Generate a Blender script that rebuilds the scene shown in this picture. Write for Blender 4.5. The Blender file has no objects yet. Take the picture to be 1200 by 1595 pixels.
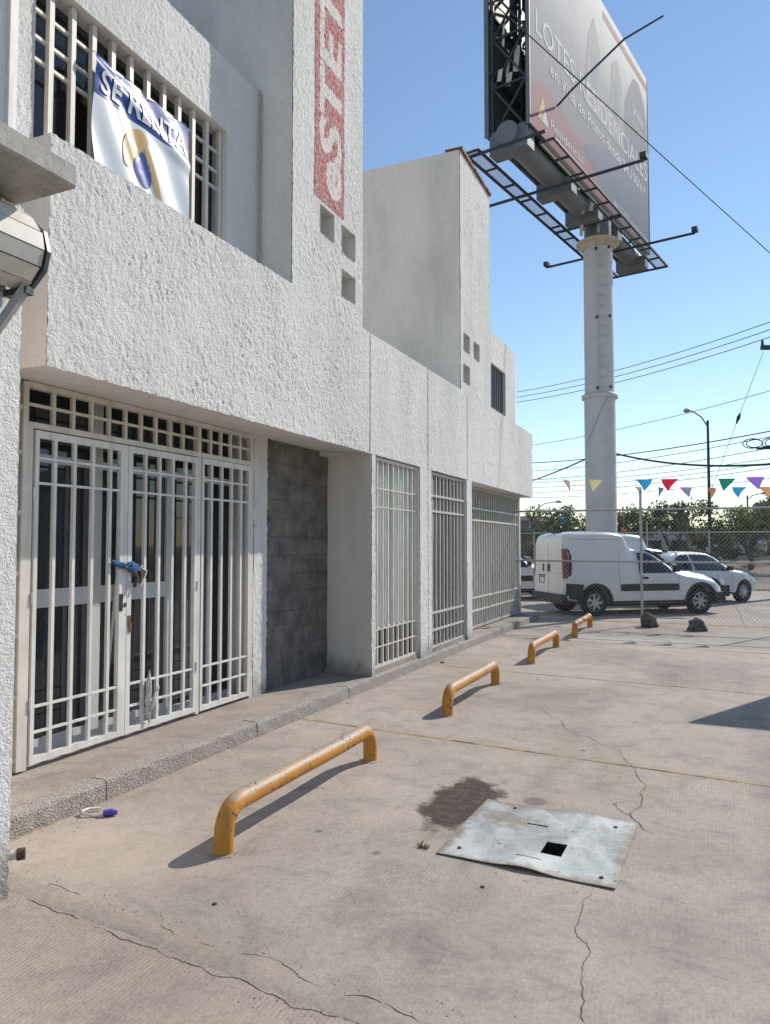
import bpy, bmesh, math, random
import numpy as np
from mathutils import Vector, Matrix
from math import sin, cos, pi, radians as R

scene = bpy.context.scene
COL = scene.collection

# ------------------------------------------------------------------ camera, sky, sun, exposure
cam_d = bpy.data.cameras.new('camera')
cam = bpy.data.objects.new('camera', cam_d)
COL.objects.link(cam)
cam.location = (0, 0, 1.6)
cam.rotation_euler = (R(90 + 2.6), 0, R(23.7))
cam_d.sensor_fit = 'HORIZONTAL'
cam_d.sensor_width = 36
cam_d.lens = 34.5
cam_d.clip_start = 0.05
cam_d.clip_end = 3000
scene.camera = cam

SUN = Vector((1.0, 2.08, 1.83)).normalized()          # direction towards the sun
elev = math.asin(SUN.z)
azim = math.atan2(SUN.x, SUN.y)
world = bpy.data.worlds.new('World')
scene.world = world
world.use_nodes = True
wn = world.node_tree
sky = wn.nodes.new('ShaderNodeTexSky')
sky.sky_type = 'NISHITA'
sky.sun_disc = False
sky.sun_elevation = elev
sky.sun_rotation = azim
sky.altitude = 1800
sky.air_density = 1.42
sky.dust_density = 0.0
sky.ozone_density = 2.0
bgn = wn.nodes['Background']
bgn.inputs['Strength'].default_value = 0.137
wn.links.new(sky.outputs[0], bgn.inputs['Color'])

sun_d = bpy.data.lights.new('sun', 'SUN')
sun_d.energy = 4.25
sun_d.angle = R(0.53)
sun_d.color = (1.0, 0.925, 0.82)
sun = bpy.data.objects.new('sun', sun_d)
COL.objects.link(sun)
sun.rotation_euler = SUN.to_track_quat('Z', 'Y').to_euler()
sun.location = SUN * 60

scene.view_settings.view_transform = 'Standard'
scene.view_settings.look = 'None'
scene.view_settings.exposure = 0.1
scene.view_settings.gamma = 1.0
scene.view_settings.use_curve_mapping = False

# ------------------------------------------------------------------ materials
MATS = {}

def nodes_of(name):
    m = bpy.data.materials.new(name)
    m.use_nodes = True
    nt = m.node_tree
    b = nt.nodes['Principled BSDF']
    return m, nt, b

def N(nt, kind, **kw):
    n = nt.nodes.new(kind)
    for k, v in kw.items():
        if k in n.inputs:
            n.inputs[k].default_value = v
        else:
            setattr(n, k, v)
    return n

def ramp(nt, fac, stops):
    r = nt.nodes.new('ShaderNodeValToRGB')
    e = r.color_ramp.elements
    while len(e) < len(stops):
        e.new(0.5)
    for i, (p, c) in enumerate(stops):
        e[i].position = p
        if not hasattr(c, '__len__'):
            c = (c, c, c)
        e[i].color = (*c[:3], 1)
    nt.links.new(fac, r.inputs[0])
    return r.outputs[0]

def mixc(nt, fac, a, b, mode='MIX'):
    m = nt.nodes.new('ShaderNodeMix')
    m.data_type = 'RGBA'
    m.blend_type = mode
    for sock, v in ((m.inputs[0], fac), (m.inputs[6], a), (m.inputs[7], b)):
        if hasattr(v, 'is_linked') or isinstance(v, bpy.types.NodeSocket):
            nt.links.new(v, sock)
        elif hasattr(v, '__len__'):
            sock.default_value = (*v[:3], 1)
        else:
            sock.default_value = v
    return m.outputs[2]

def mth(nt, op, a, b=None, c=None):
    m = nt.nodes.new('ShaderNodeMath')
    m.operation = op
    for i, v in enumerate((a, b, c)):
        if v is None:
            continue
        if isinstance(v, bpy.types.NodeSocket):
            nt.links.new(v, m.inputs[i])
        else:
            m.inputs[i].default_value = v
    return m.outputs[0]

def noise(nt, vec, scale, detail=4, rough=0.55, dist=0.0):
    n = N(nt, 'ShaderNodeTexNoise', Scale=scale, Detail=detail, Roughness=rough, Distortion=dist)
    nt.links.new(vec, n.inputs['Vector'])
    return n.outputs['Fac']

def pos(nt, scale=None):
    g = nt.nodes.new('ShaderNodeNewGeometry').outputs['Position']
    if scale:
        m = nt.nodes.new('ShaderNodeVectorMath')
        m.operation = 'MULTIPLY'
        nt.links.new(g, m.inputs[0])
        m.inputs[1].default_value = scale
        return m.outputs[0]
    return g

def bump(nt, b, h, strength, dist):
    n = N(nt, 'ShaderNodeBump', Strength=strength, Distance=dist)
    nt.links.new(h, n.inputs['Height'])
    nt.links.new(n.outputs[0], b.inputs['Normal'])

def plain(name, col, rough=0.6, metal=0.0, var=0.12, vscale=6.0, bscale=0, bstr=0.3, bdist=0.004, spec=0.5, obj=False):
    """colour with soft mottling and optional fine relief"""
    m, nt, b = nodes_of(name)
    v = nt.nodes.new('ShaderNodeTexCoord').outputs['Object'] if obj else pos(nt)
    f = noise(nt, v, vscale, 5)
    lo = tuple(c * (1 - var) for c in col)
    hi = tuple(min(1, c * (1 + var)) for c in col)
    nt.links.new(ramp(nt, f, [(0.3, lo), (0.7, hi)]), b.inputs['Base Color'])
    b.inputs['Roughness'].default_value = rough
    b.inputs['Metallic'].default_value = metal
    b.inputs['Specular IOR Level'].default_value = spec
    if bscale:
        bump(nt, b, noise(nt, v, bscale, 4, 0.6), bstr, bdist)
    MATS[name] = m
    return m

def stucco(name, col, scale, strength, dist, stain=0.10, speck=0.60):
    m, nt, b = nodes_of(name)
    p = pos(nt)
    big = noise(nt, pos(nt, (1, 1, 0.35)), 1.3, 5, 0.6)
    fine = noise(nt, p, scale * 1.7, 3, 0.6)
    c1 = ramp(nt, big, [(0.30, tuple(c * (1 - stain) for c in col)), (0.62, col)])
    c2 = ramp(nt, fine, [(0.33, (speck, speck * 0.97, speck * 0.93)), (0.445, (1, 1, 1))])
    c3 = mixc(nt, 1.0, c1, c2, 'MULTIPLY')
    # rain streaks running down the wall, grime towards the pavement splash line
    stk = ramp(nt, noise(nt, pos(nt, (7, 7, 0.35)), 1.0, 5, 0.65), [(0.56, 0.0), (0.74, 0.30)])
    c3 = mixc(nt, stk, c3, (0.40, 0.375, 0.34))
    sz = N(nt, 'ShaderNodeSeparateXYZ'); nt.links.new(p, sz.inputs[0])
    spl = mth(nt, 'ADD', sz.outputs[2], mth(nt, 'MULTIPLY', mth(nt, 'SUBTRACT', noise(nt, p, 7, 5, 0.7), 0.5), 0.55))
    c3 = mixc(nt, ramp(nt, spl, [(0.10, 0.75), (0.34, 0.0)]), c3, (0.20, 0.175, 0.15))
    # yellowish damp patches
    pat = ramp(nt, noise(nt, p, 0.9, 6, 0.65, 0.6), [(0.58, 0.0), (0.75, 0.35)])
    nt.links.new(mixc(nt, pat, c3, (0.62, 0.56, 0.45)), b.inputs['Base Color'])
    b.inputs['Roughness'].default_value = 0.92
    b.inputs['Specular IOR Level'].default_value = 0.15
    vo = N(nt, 'ShaderNodeTexVoronoi', Scale=scale * 0.8)
    vo.feature = 'SMOOTH_F1'
    vo.inputs['Randomness'].default_value = 1.0
    nt.links.new(p, vo.inputs['Vector'])
    h = mth(nt, 'ADD', mth(nt, 'MULTIPLY', noise(nt, p, scale, 4, 0.6), 1.2), mth(nt, 'MULTIPLY', vo.outputs['Distance'], -0.6))
    bump(nt, b, h, strength, dist)
    MATS[name] = m
    return m

stucco('stucco', (0.84, 0.825, 0.795), 105, 0.85, 0.011, 0.13)
stucco('plaster', (0.76, 0.745, 0.715), 22, 0.35, 0.012, 0.2, 0.93)
stucco('tower_plaster', (0.74, 0.72, 0.68), 14, 0.4, 0.02, 0.24, 0.93)
stucco('beige_plaster', (0.80, 0.71, 0.63), 30, 0.4, 0.008, 0.1, 0.93)

def concrete(name, col, lines=True, yard=False, rib=0.42):
    m, nt, b = nodes_of(name)
    p = pos(nt)
    big = noise(nt, p, 0.55, 6, 0.62, 0.4)
    mid = noise(nt, p, 3.2, 6, 0.7, 0.8)
    fine = noise(nt, p, 70, 3, 0.7)
    c = ramp(nt, big, [(0.30, tuple(x * 0.74 for x in col)), (0.5, col), (0.70, tuple(min(1, x * 1.17) for x in col))])
    c = mixc(nt, 1.0, c, ramp(nt, mid, [(0.28, (0.72, 0.72, 0.73)), (0.5, (1, 1, 1)), (0.72, (1.10, 1.07, 1.02))]), 'MULTIPLY')
    c = mixc(nt, 1.0, c, ramp(nt, fine, [(0.25, (0.80, 0.79, 0.78)), (0.6, (1.03, 1.03, 1.03))]), 'MULTIPLY')
    grit = noise(nt, p, 24, 5, 0.75)
    c = mixc(nt, 1.0, c, ramp(nt, grit, [(0.30, (0.83, 0.82, 0.81)), (0.5, (1, 1, 1)), (0.72, (1.12, 1.11, 1.09))]), 'MULTIPLY')
    scuff = ramp(nt, noise(nt, pos(nt, (9, 1.3, 1)), 2.0, 5, 0.7), [(0.62, 0.0), (0.74, 0.30)])
    c = mixc(nt, scuff, c, tuple(min(1, x * 1.45) for x in col))
    # small dark specks of gum and oil
    vo = N(nt, 'ShaderNodeTexVoronoi', Scale=2.1)
    nt.links.new(p, vo.inputs['Vector'])
    c = mixc(nt, ramp(nt, vo.outputs['Distance'], [(0.035, 0.75), (0.06, 0.0)]), c, (0.13, 0.12, 0.115))
    if yard:
        # worn pale tyre bands and one old oil stain beside the steel plate
        sx = N(nt, 'ShaderNodeSeparateXYZ'); nt.links.new(p, sx.inputs[0])
        jd = mth(nt, 'DIVIDE', mth(nt, 'SUBTRACT', mth(nt, 'ADD', sx.outputs[1], mth(nt, 'MULTIPLY', mth(nt, 'ADD', sx.outputs[0], 3.55), 0.11)), 6.02), 3.4)
        jd = mth(nt, 'MULTIPLY', mth(nt, 'ABSOLUTE', mth(nt, 'SUBTRACT', jd, mth(nt, 'ROUND', jd))), 3.4)
        jd = mth(nt, 'ADD', jd, mth(nt, 'MULTIPLY', mth(nt, 'SUBTRACT', noise(nt, p, 16, 4, 0.7), 0.5), 0.14))
        c = mixc(nt, ramp(nt, jd, [(0.0, 0.62), (0.10, 0.0)]), c, (0.40, 0.31, 0.205))
        nz = mth(nt, 'MULTIPLY', mth(nt, 'SUBTRACT', noise(nt, p, 5.5, 5, 0.65), 0.5), 0.55)
        def blob(cx, cy, rx, ry, lo, hi):
            dx = mth(nt, 'DIVIDE', mth(nt, 'SUBTRACT', sx.outputs[0], cx), rx)
            dy = mth(nt, 'DIVIDE', mth(nt, 'SUBTRACT', sx.outputs[1], cy), ry)
            d = mth(nt, 'SQRT', mth(nt, 'ADD', mth(nt, 'MULTIPLY', dx, dx), mth(nt, 'MULTIPLY', dy, dy)))
            d = mth(nt, 'ADD', d, mth(nt, 'MULTIPLY', nz, 2.2))
            return ramp(nt, d, [(lo, 1.0), (hi, 0.0)])
        inn = ramp(nt, noise(nt, p, 18, 5, 0.7), [(0.30, 0.80), (0.55, 1.0)])
        c = mixc(nt, mth(nt, 'MULTIPLY', mth(nt, 'MULTIPLY', blob(-1.44, 4.50, 0.24, 0.54, 0.78, 1.08), inn), 1.0), c, (0.062, 0.047, 0.037))
        c = mixc(nt, mth(nt, 'MULTIPLY', blob(-1.02, 4.68, 0.085, 0.09, 0.6, 0.95), 0.6), c, (0.11, 0.095, 0.085))
        for cx in (-1.05, 0.35):
            c = mixc(nt, mth(nt, 'MULTIPLY', blob(cx, 6.0, 0.16, 7.0, 0.2, 1.3), 0.16), c, (0.12, 0.11, 0.105))
        c = mixc(nt, mth(nt, 'MULTIPLY', blob(-1.45, 7.6, 0.55, 0.9, 0.35, 1.1), 0.35), c, (0.15, 0.13, 0.12))
        c = mixc(nt, mth(nt, 'MULTIPLY', blob(-1.3, 11.2, 0.8, 1.0, 0.35, 1.1), 0.35), c, (0.15, 0.13, 0.12))
        c = mixc(nt, mth(nt, 'MULTIPLY', blob(-2.9, 3.0, 0.9, 0.6, 0.3, 1.2), 0.35), c, (0.56, 0.46, 0.36))
        c = mixc(nt, mth(nt, 'MULTIPLY', blob(-0.2, 3.3, 0.55, 0.28, 0.3, 1.2), 0.22), c, (0.15, 0.14, 0.13))
        c = mixc(nt, mth(nt, 'MULTIPLY', blob(-1.9, 13.2, 2.2, 0.6, 0.4, 1.2), 0.45), c, (0.58, 0.54, 0.49))
    nt.links.new(c, b.inputs['Base Color'])
    b.inputs['Roughness'].default_value = 0.88
    b.inputs['Specular IOR Level'].default_value = 0.25
    h = mth(nt, 'ADD', mth(nt, 'MULTIPLY', fine, 0.6), mth(nt, 'MULTIPLY', noise(nt, p, 260, 2), 0.5))
    if lines:
        w = N(nt, 'ShaderNodeTexWave', Scale=15.0, Distortion=2.6)
        w.inputs['Detail'].default_value = 2
        w.inputs['Detail Scale'].default_value = 1.4
        nt.links.new(p, w.inputs['Vector'])
        patch = ramp(nt, noise(nt, p, 0.7, 4), [(0.44 if rib < 0.6 else 0.30, 0.03), (0.66, rib)])
        h = mth(nt, 'ADD', h, mth(nt, 'MULTIPLY', w.outputs['Fac'], patch))
    bump(nt, b, h, 0.55, 0.006)
    MATS[name] = m
    return m

concrete('yard', (0.400, 0.352, 0.312), True, True)
concrete('yard_ribbed', (0.385, 0.325, 0.280), True, False, 1.0)
concrete('patch', (0.36, 0.315, 0.275), False)
concrete('sidewalk', (0.36, 0.315, 0.280), False)
concrete('slab_grey', (0.46, 0.44, 0.41), False)

def aggregate(name):
    m, nt, b = nodes_of(name)
    p = pos(nt)
    vo = N(nt, 'ShaderNodeTexVoronoi', Scale=95.0)
    nt.links.new(p, vo.inputs['Vector'])
    f = noise(nt, p, 60, 3, 0.7)
    c = ramp(nt, f, [(0.3, (0.22, 0.195, 0.175)), (0.5, (0.34, 0.305, 0.275)), (0.68, (0.50, 0.45, 0.41))])
    nt.links.new(c, b.inputs['Base Color'])
    b.inputs['Roughness'].default_value = 0.95
    bump(nt, b, mth(nt, 'ADD', vo.outputs['Distance'], f), 0.7, 0.009)
    MATS[name] = m
aggregate('kerb')

plain('soil', (0.27, 0.20, 0.135), 0.95, var=0.3, vscale=8, bscale=60, bdist=0.02)
plain('joint_dirt', (0.33, 0.265, 0.185), 0.95, var=0.35, vscale=9, bscale=80, bdist=0.01)
plain('asphalt', (0.13, 0.125, 0.12), 0.9, var=0.18, vscale=0.4, bscale=90, bdist=0.01)
plain('verge_dirt', (0.26, 0.20, 0.14), 0.95, var=0.3, vscale=0.7, bscale=6, bdist=0.1)
plain('crack', (0.05, 0.043, 0.038), 0.95)
plain('pit', (0.012, 0.011, 0.010), 0.95)
plain('block', (0.175, 0.158, 0.140), 0.95, var=0.42, vscale=5.0, bscale=40, bstr=0.8, bdist=0.015)
plain('mortar', (0.16, 0.146, 0.13), 0.95, var=0.4, vscale=7, bscale=70, bdist=0.02)
plain('white_paint', (0.72, 0.71, 0.68), 0.5, var=0.08, vscale=7, bscale=40, bstr=0.1)
plain('cream_paint', (0.66, 0.62, 0.55), 0.5, var=0.10, vscale=6, bscale=40, bstr=0.1)
for nm in ('white_paint', 'cream_paint'):
    nt = MATS[nm].node_tree; b = nt.nodes['Principled BSDF']; src = b.inputs['Base Color'].links[0].from_socket
    ru = ramp(nt, noise(nt, pos(nt), 9, 6, 0.72), [(0.665, 0.0), (0.72, 0.9)])
    c_ = mixc(nt, ru, src, (0.20, 0.09, 0.04))
    dirt = ramp(nt, noise(nt, pos(nt, (14, 14, 1.2)), 1.0, 4, 0.6), [(0.50, 0.0), (0.75, 0.45)])
    nt.links.new(mixc(nt, dirt, c_, (0.36, 0.33, 0.28)), b.inputs['Base Color'])
plain('grey_paint', (0.50, 0.48, 0.45), 0.55, var=0.10, vscale=6)
plain('aluminium', (0.60, 0.61, 0.615), 0.45, 0.1, var=0.08)
plain('rust', (0.22, 0.085, 0.03), 0.9, var=0.5, vscale=30)
plain('dark_metal', (0.055, 0.065, 0.075), 0.6, 0.3, var=0.2)
plain('beam_grey', (0.17, 0.185, 0.20), 0.6, 0.2, var=0.15, vscale=2)
plain('pole_grey', (0.54, 0.525, 0.52), 0.6, 0.1, var=0.07, vscale=1.5, bscale=20, bstr=0.05)
plain('flange', (0.50, 0.44, 0.36), 0.7, 0.1, var=0.2, vscale=4)
plain('galvanised', (0.42, 0.43, 0.43), 0.5, 0.5, var=0.15, vscale=10)
plain('wire_black', (0.03, 0.033, 0.036), 0.6)
plain('lamp_pole', (0.045, 0.06, 0.065), 0.6, 0.2)
plain('rubber', (0.018, 0.018, 0.019), 0.85, var=0.2, vscale=20)
plain('black_plastic', (0.022, 0.022, 0.024), 0.55, var=0.15, vscale=9)
plain('silver', (0.50, 0.51, 0.53), 0.35, 0.6)
plain('chrome_dark', (0.10, 0.10, 0.11), 0.4, 0.3)
plain('stone', (0.13, 0.12, 0.112), 0.95, var=0.4, vscale=14, bscale=30, bstr=1.0, bdist=0.03)
plain('bark', (0.085, 0.065, 0.05), 0.95, var=0.3, vscale=12, bscale=25, bdist=0.03)
plain('leaf', (0.115, 0.145, 0.055), 0.75, var=0.45, vscale=1.6, spec=0.25)
plain('leaf_dry', (0.15, 0.145, 0.07), 0.8, var=0.4, vscale=1.6, spec=0.2)
plain('leaf_dark', (0.08, 0.11, 0.045), 0.75, var=0.45, vscale=1.8, spec=0.25)
for nm in ('leaf', 'leaf_dry', 'leaf_dark'):
    nt = MATS[nm].node_tree; b = nt.nodes['Principled BSDF']
    tr = nt.nodes.new('ShaderNodeBsdfTranslucent'); nt.links.new(b.inputs['Base Color'].links[0].from_socket, tr.inputs[0])
    mx = nt.nodes.new('ShaderNodeMixShader'); mx.inputs[0].default_value = 0.45
    nt.links.new(b.outputs[0], mx.inputs[1]); nt.links.new(tr.outputs[0], mx.inputs[2])
    nt.links.new(mx.outputs[0], nt.nodes['Material Output'].inputs[0])
plain('dark_interior', (0.03, 0.032, 0.034), 0.9)
plain('room_grey', (0.10, 0.10, 0.105), 0.9)
plain('curtain', (0.46, 0.46, 0.45), 0.9, var=0.1, vscale=9)
plain('brown_coping', (0.16, 0.075, 0.045), 0.85, var=0.3, vscale=8)
plain('cloth_blue', (0.05, 0.13, 0.27), 0.9, var=0.3, vscale=40)
plain('rag', (0.55, 0.54, 0.51), 0.95, var=0.2, vscale=40)
plain('brown_metal', (0.07, 0.04, 0.03), 0.7, var=0.4, vscale=50)
plain('clear_plastic', (0.62, 0.60, 0.55), 0.25, var=0.1)
plain('cap_blue', (0.07, 0.06, 0.36), 0.4)
plain('far_blue', (0.20, 0.30, 0.42), 0.5, var=0.1, vscale=0.3)
plain('far_wall', (0.42, 0.40, 0.38), 0.8, var=0.15, vscale=0.3)
plain('far_violet', (0.16, 0.155, 0.19), 0.8, var=0.12, vscale=0.3)
for nm, c in dict(yellow=(0.72, 0.62, 0.28), blue=(0.04, 0.32, 0.62), red=(0.58, 0.02, 0.05), green=(0.02, 0.22, 0.16),
                  purple=(0.27, 0.15, 0.58), orange=(0.75, 0.36, 0.16), pink=(0.62, 0.40, 0.40), teal=(0.05, 0.42, 0.34),
                  lilac=(0.36, 0.28, 0.58)).items():
    m = plain('flag_' + nm, c, 0.6, var=0.06)
    # thin plastic film lets some light through
    nt = m.node_tree; b = nt.nodes['Principled BSDF']
    tr = nt.nodes.new('ShaderNodeBsdfTranslucent'); tr.inputs[0].default_value = (*c, 1)
    mx = nt.nodes.new('ShaderNodeMixShader'); mx.inputs[0].default_value = 0.45
    nt.links.new(b.outputs[0], mx.inputs[1]); nt.links.new(tr.outputs[0], mx.inputs[2])
    nt.links.new(mx.outputs[0], nt.nodes['Material Output'].inputs[0])
plain('plaster_print', (0.5, 0.5, 0.5))

def car_paint(name, col):
    m, nt, b = nodes_of(name)
    f = noise(nt, pos(nt), 2.5, 4)
    nt.links.new(ramp(nt, f, [(0.3, tuple(c * 0.93 for c in col)), (0.7, col)]), b.inputs['Base Color'])
    b.inputs['Roughness'].default_value = 0.35
    b.inputs['Coat Weight'].default_value = 0.6
    b.inputs['Coat Roughness'].default_value = 0.06
    MATS[name] = m
car_paint('van_white', (0.74, 0.74, 0.73))
car_paint('car_silver', (0.62, 0.64, 0.66))
car_paint('lamp_red', (0.14, 0.006, 0.012))

def glass(name, col, rough=0.04, film=0.0):
    m, nt, b = nodes_of(name)
    f = noise(nt, pos(nt), 1.4, 5, 0.6)
    nt.links.new(ramp(nt, f, [(0.3, tuple(c * 0.75 for c in col)), (0.7, col)]), b.inputs['Base Color'])
    b.inputs['Roughness'].default_value = rough
    b.inputs['IOR'].default_value = 1.5
    bump(nt, b, noise(nt, pos(nt), 1.1, 2), 0.04, 0.02)
    MATS[name] = m
glass('shop_glass', (0.034, 0.042, 0.046))
glass('film_glass', (0.62, 0.69, 0.67), 0.18)
glass('upper_glass', (0.030, 0.027, 0.024), 0.08)
glass('car_glass', (0.012, 0.018, 0.019), 0.05)

def worn_paint(name, col):
    """orange pipe: worn to steel along the top, chips of rust"""
    m, nt, b = nodes_of(name)
    v = pos(nt)
    g = nt.nodes.new('ShaderNodeNewGeometry')
    s = N(nt, 'ShaderNodeSeparateXYZ'); nt.links.new(g.outputs['Position'], s.inputs[0])
    n1 = noise(nt, v, 22, 5, 0.65)
    n2 = mth(nt, 'ADD', mth(nt, 'MULTIPLY', noise(nt, v, 45, 3, 0.6), 0.75), mth(nt, 'MULTIPLY', noise(nt, v, 4, 2), 0.27))
    base = ramp(nt, noise(nt, v, 5, 4), [(0.3, tuple(c * 0.8 for c in col)), (0.7, col)])
    # scuffed crest of the pipe (a height band, broken up by noise)
    t = mth(nt, 'ADD', s.outputs[2], mth(nt, 'MULTIPLY', mth(nt, 'SUBTRACT', n1, 0.5), 0.07))
    top = ramp(nt, mth(nt, 'MULTIPLY', mth(nt, 'SUBTRACT', t, 0.22), 10), [(0.26, 0.0), (0.42, 1.0)])
    c = mixc(nt, mth(nt, 'MULTIPLY', top, ramp(nt, n2, [(0.35, 0.30), (0.62, 1.0)])), base, (0.37, 0.335, 0.29))
    chip = ramp(nt, n2, [(0.60, 0.0), (0.635, 1.0)])
    c = mixc(nt, chip, c, (0.06, 0.03, 0.018))
    nt.links.new(c, b.inputs['Base Color'])
    b.inputs['Roughness'].default_value = 0.55
    bump(nt, b, mth(nt, 'SUBTRACT', mth(nt, 'MULTIPLY', n1, 0.4), chip), 0.3, 0.003)
    MATS[name] = m
worn_paint('orange_pipe', (0.58, 0.25, 0.035))

def sheet_metal():
    m, nt, b = nodes_of('sheet_steel')
    p = pos(nt)
    n1 = noise(nt, pos(nt, (1, 0.5, 1)), 3.4, 6, 0.65, 0.7)
    scr = noise(nt, pos(nt, (2, 16, 1)), 6, 4, 0.7)
    c = ramp(nt, n1, [(0.3, (0.22, 0.24, 0.24)), (0.52, (0.40, 0.43, 0.43)), (0.72, (0.62, 0.635, 0.62))])
    c = mixc(nt, ramp(nt, scr, [(0.50, 0.0), (0.68, 0.6)]), c, (0.66, 0.68, 0.67))
    # dried mud near the far left corner
    s = N(nt, 'ShaderNodeSeparateXYZ'); nt.links.new(p, s.inputs[0])
    dx = mth(nt, 'DIVIDE', mth(nt, 'SUBTRACT', s.outputs[0], -1.10), 0.22)
    dy = mth(nt, 'DIVIDE', mth(nt, 'SUBTRACT', s.outputs[1], 4.30), 0.17)
    d = mth(nt, 'SQRT', mth(nt, 'ADD', mth(nt, 'MULTIPLY', dx, dx), mth(nt, 'MULTIPLY', dy, dy)))
    d = mth(nt, 'ADD', d, mth(nt, 'MULTIPLY', mth(nt, 'SUBTRACT', noise(nt, p, 14, 5, 0.75), 0.5), 3.0))
    mud = ramp(nt, d, [(0.35, 0.8), (1.0, 0.0)])
    c = mixc(nt, mud, c, (0.23, 0.20, 0.15))
    ex = mth(nt, 'SUBTRACT', 0.45, mth(nt, 'ABSOLUTE', mth(nt, 'ADD', s.outputs[0], 0.865))); ey = mth(nt, 'SUBTRACT', 0.45, mth(nt, 'ABSOLUTE', mth(nt, 'SUBTRACT', s.outputs[1], 4.105)))
    ed = mth(nt, 'ADD', mth(nt, 'MINIMUM', ex, ey), mth(nt, 'MULTIPLY', mth(nt, 'SUBTRACT', noise(nt, p, 11, 5, 0.7), 0.5), 0.22))
    c = mixc(nt, ramp(nt, ed, [(0.0, 0.75), (0.06, 0.0)]), c, (0.24, 0.17, 0.11))
    spots = ramp(nt, noise(nt, p, 26, 4, 0.65), [(0.62, 0.0), (0.68, 0.75)])
    c = mixc(nt, spots, c, (0.16, 0.13, 0.10))
    nt.links.new(c, b.inputs['Base Color'])
    b.inputs['Metallic'].default_value = 0.35
    nt.links.new(ramp(nt, n1, [(0.3, 0.50), (0.7, 0.66)]), b.inputs['Roughness'])
    bump(nt, b, noise(nt, p, 9, 3), 0.25, 0.01)
    MATS['sheet_steel'] = m
sheet_metal()

def faded_sign(name, col, under, amount):
    m, nt, b = nodes_of(name)
    p = pos(nt)
    f = noise(nt, pos(nt, (1, 1, 0.6)), 30, 4, 0.7)
    k = ramp(nt, f, [(0.44, 0.0), (0.60, amount)])
    c = mixc(nt, k, col, under)
    dk = ramp(nt, noise(nt, p, 34, 3, 0.6), [(0.34, 0.75), (0.42, 0.0)])
    c = mixc(nt, dk, c, tuple(x * 0.3 for x in col))
    nt.links.new(c, b.inputs['Base Color'])
    b.inputs['Roughness'].default_value = 0.9
    bump(nt, b, noise(nt, p, 46, 4, 0.6), 0.9, 0.02)
    MATS[name] = m
faded_sign('sign_red', (0.45, 0.105, 0.115), (0.66, 0.52, 0.50), 0.75)
faded_sign('sign_white', (0.78, 0.755, 0.70), (0.62, 0.46, 0.44), 0.40)

def vinyl(name, stops, axis=2, lo=0.0, hi=1.0, rough=0.75, trans=0.0):
    """printed vinyl with a printed gradient along one object axis"""
    m, nt, b = nodes_of(name)
    tc = nt.nodes.new('ShaderNodeTexCoord').outputs['Object']
    s = N(nt, 'ShaderNodeSeparateXYZ'); nt.links.new(tc, s.inputs[0])
    v = mth(nt, 'DIVIDE', mth(nt, 'SUBTRACT', s.outputs[axis], lo), hi - lo)
    v = mth(nt, 'ADD', v, mth(nt, 'MULTIPLY', mth(nt, 'SUBTRACT', noise(nt, tc, 0.5, 3), 0.5), 0.25))
    nt.links.new(ramp(nt, v, stops), b.inputs['Base Color'])
    b.inputs['Roughness'].default_value = rough
    b.inputs['Specular IOR Level'].default_value = 0.22
    bump(nt, b, noise(nt, tc, 1.2, 3), 0.12, 0.03)
    if trans:
        tr = nt.nodes.new('ShaderNodeBsdfTranslucent'); tr.inputs[0].default_value = (0.7, 0.72, 0.75, 1)
        mx = nt.nodes.new('ShaderNodeMixShader'); mx.inputs[0].default_value = trans
        nt.links.new(b.outputs[0], mx.inputs[1]); nt.links.new(tr.outputs[0], mx.inputs[2])
        nt.links.new(mx.outputs[0], nt.nodes['Material Output'].inputs[0])
    MATS[name] = m
vinyl('bill_face', [(0.0, (0.20, 0.185, 0.23)), (0.3, (0.22, 0.23, 0.28)), (0.58, (0.27, 0.30, 0.35)), (0.85, (0.52, 0.54, 0.56)), (1.0, (0.68, 0.69, 0.70))], 2, 0, 7.7)
vinyl('bill_red', [(0, (0.32, 0.12, 0.15)), (1, (0.29, 0.15, 0.18))])
vinyl('bill_blue', [(0, (0.10, 0.13, 0.22)), (1, (0.19, 0.24, 0.33))], 2, 0, 4)
vinyl('bill_dark', [(0, (0.12, 0.13, 0.19)), (1, (0.16, 0.18, 0.25))])
vinyl('bill_skin', [(0, (0.20, 0.195, 0.22)), (1, (0.30, 0.30, 0.33))])
vinyl('bill_white', [(0, (0.60, 0.63, 0.66)), (1, (0.60, 0.63, 0.66))])
vinyl('bill_yellow', [(0, (0.62, 0.50, 0.22)), (1, (0.62, 0.50, 0.22))])
vinyl('ban_white', [(0, (0.70, 0.73, 0.76)), (1, (0.72, 0.75, 0.78))], rough=0.3)
vinyl('ban_blue', [(0, (0.025, 0.065, 0.28)), (1, (0.025, 0.065, 0.28))], rough=0.3)
vinyl('ban_gold', [(0, (0.42, 0.27, 0.09)), (1, (0.52, 0.36, 0.15))], rough=0.3)

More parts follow.
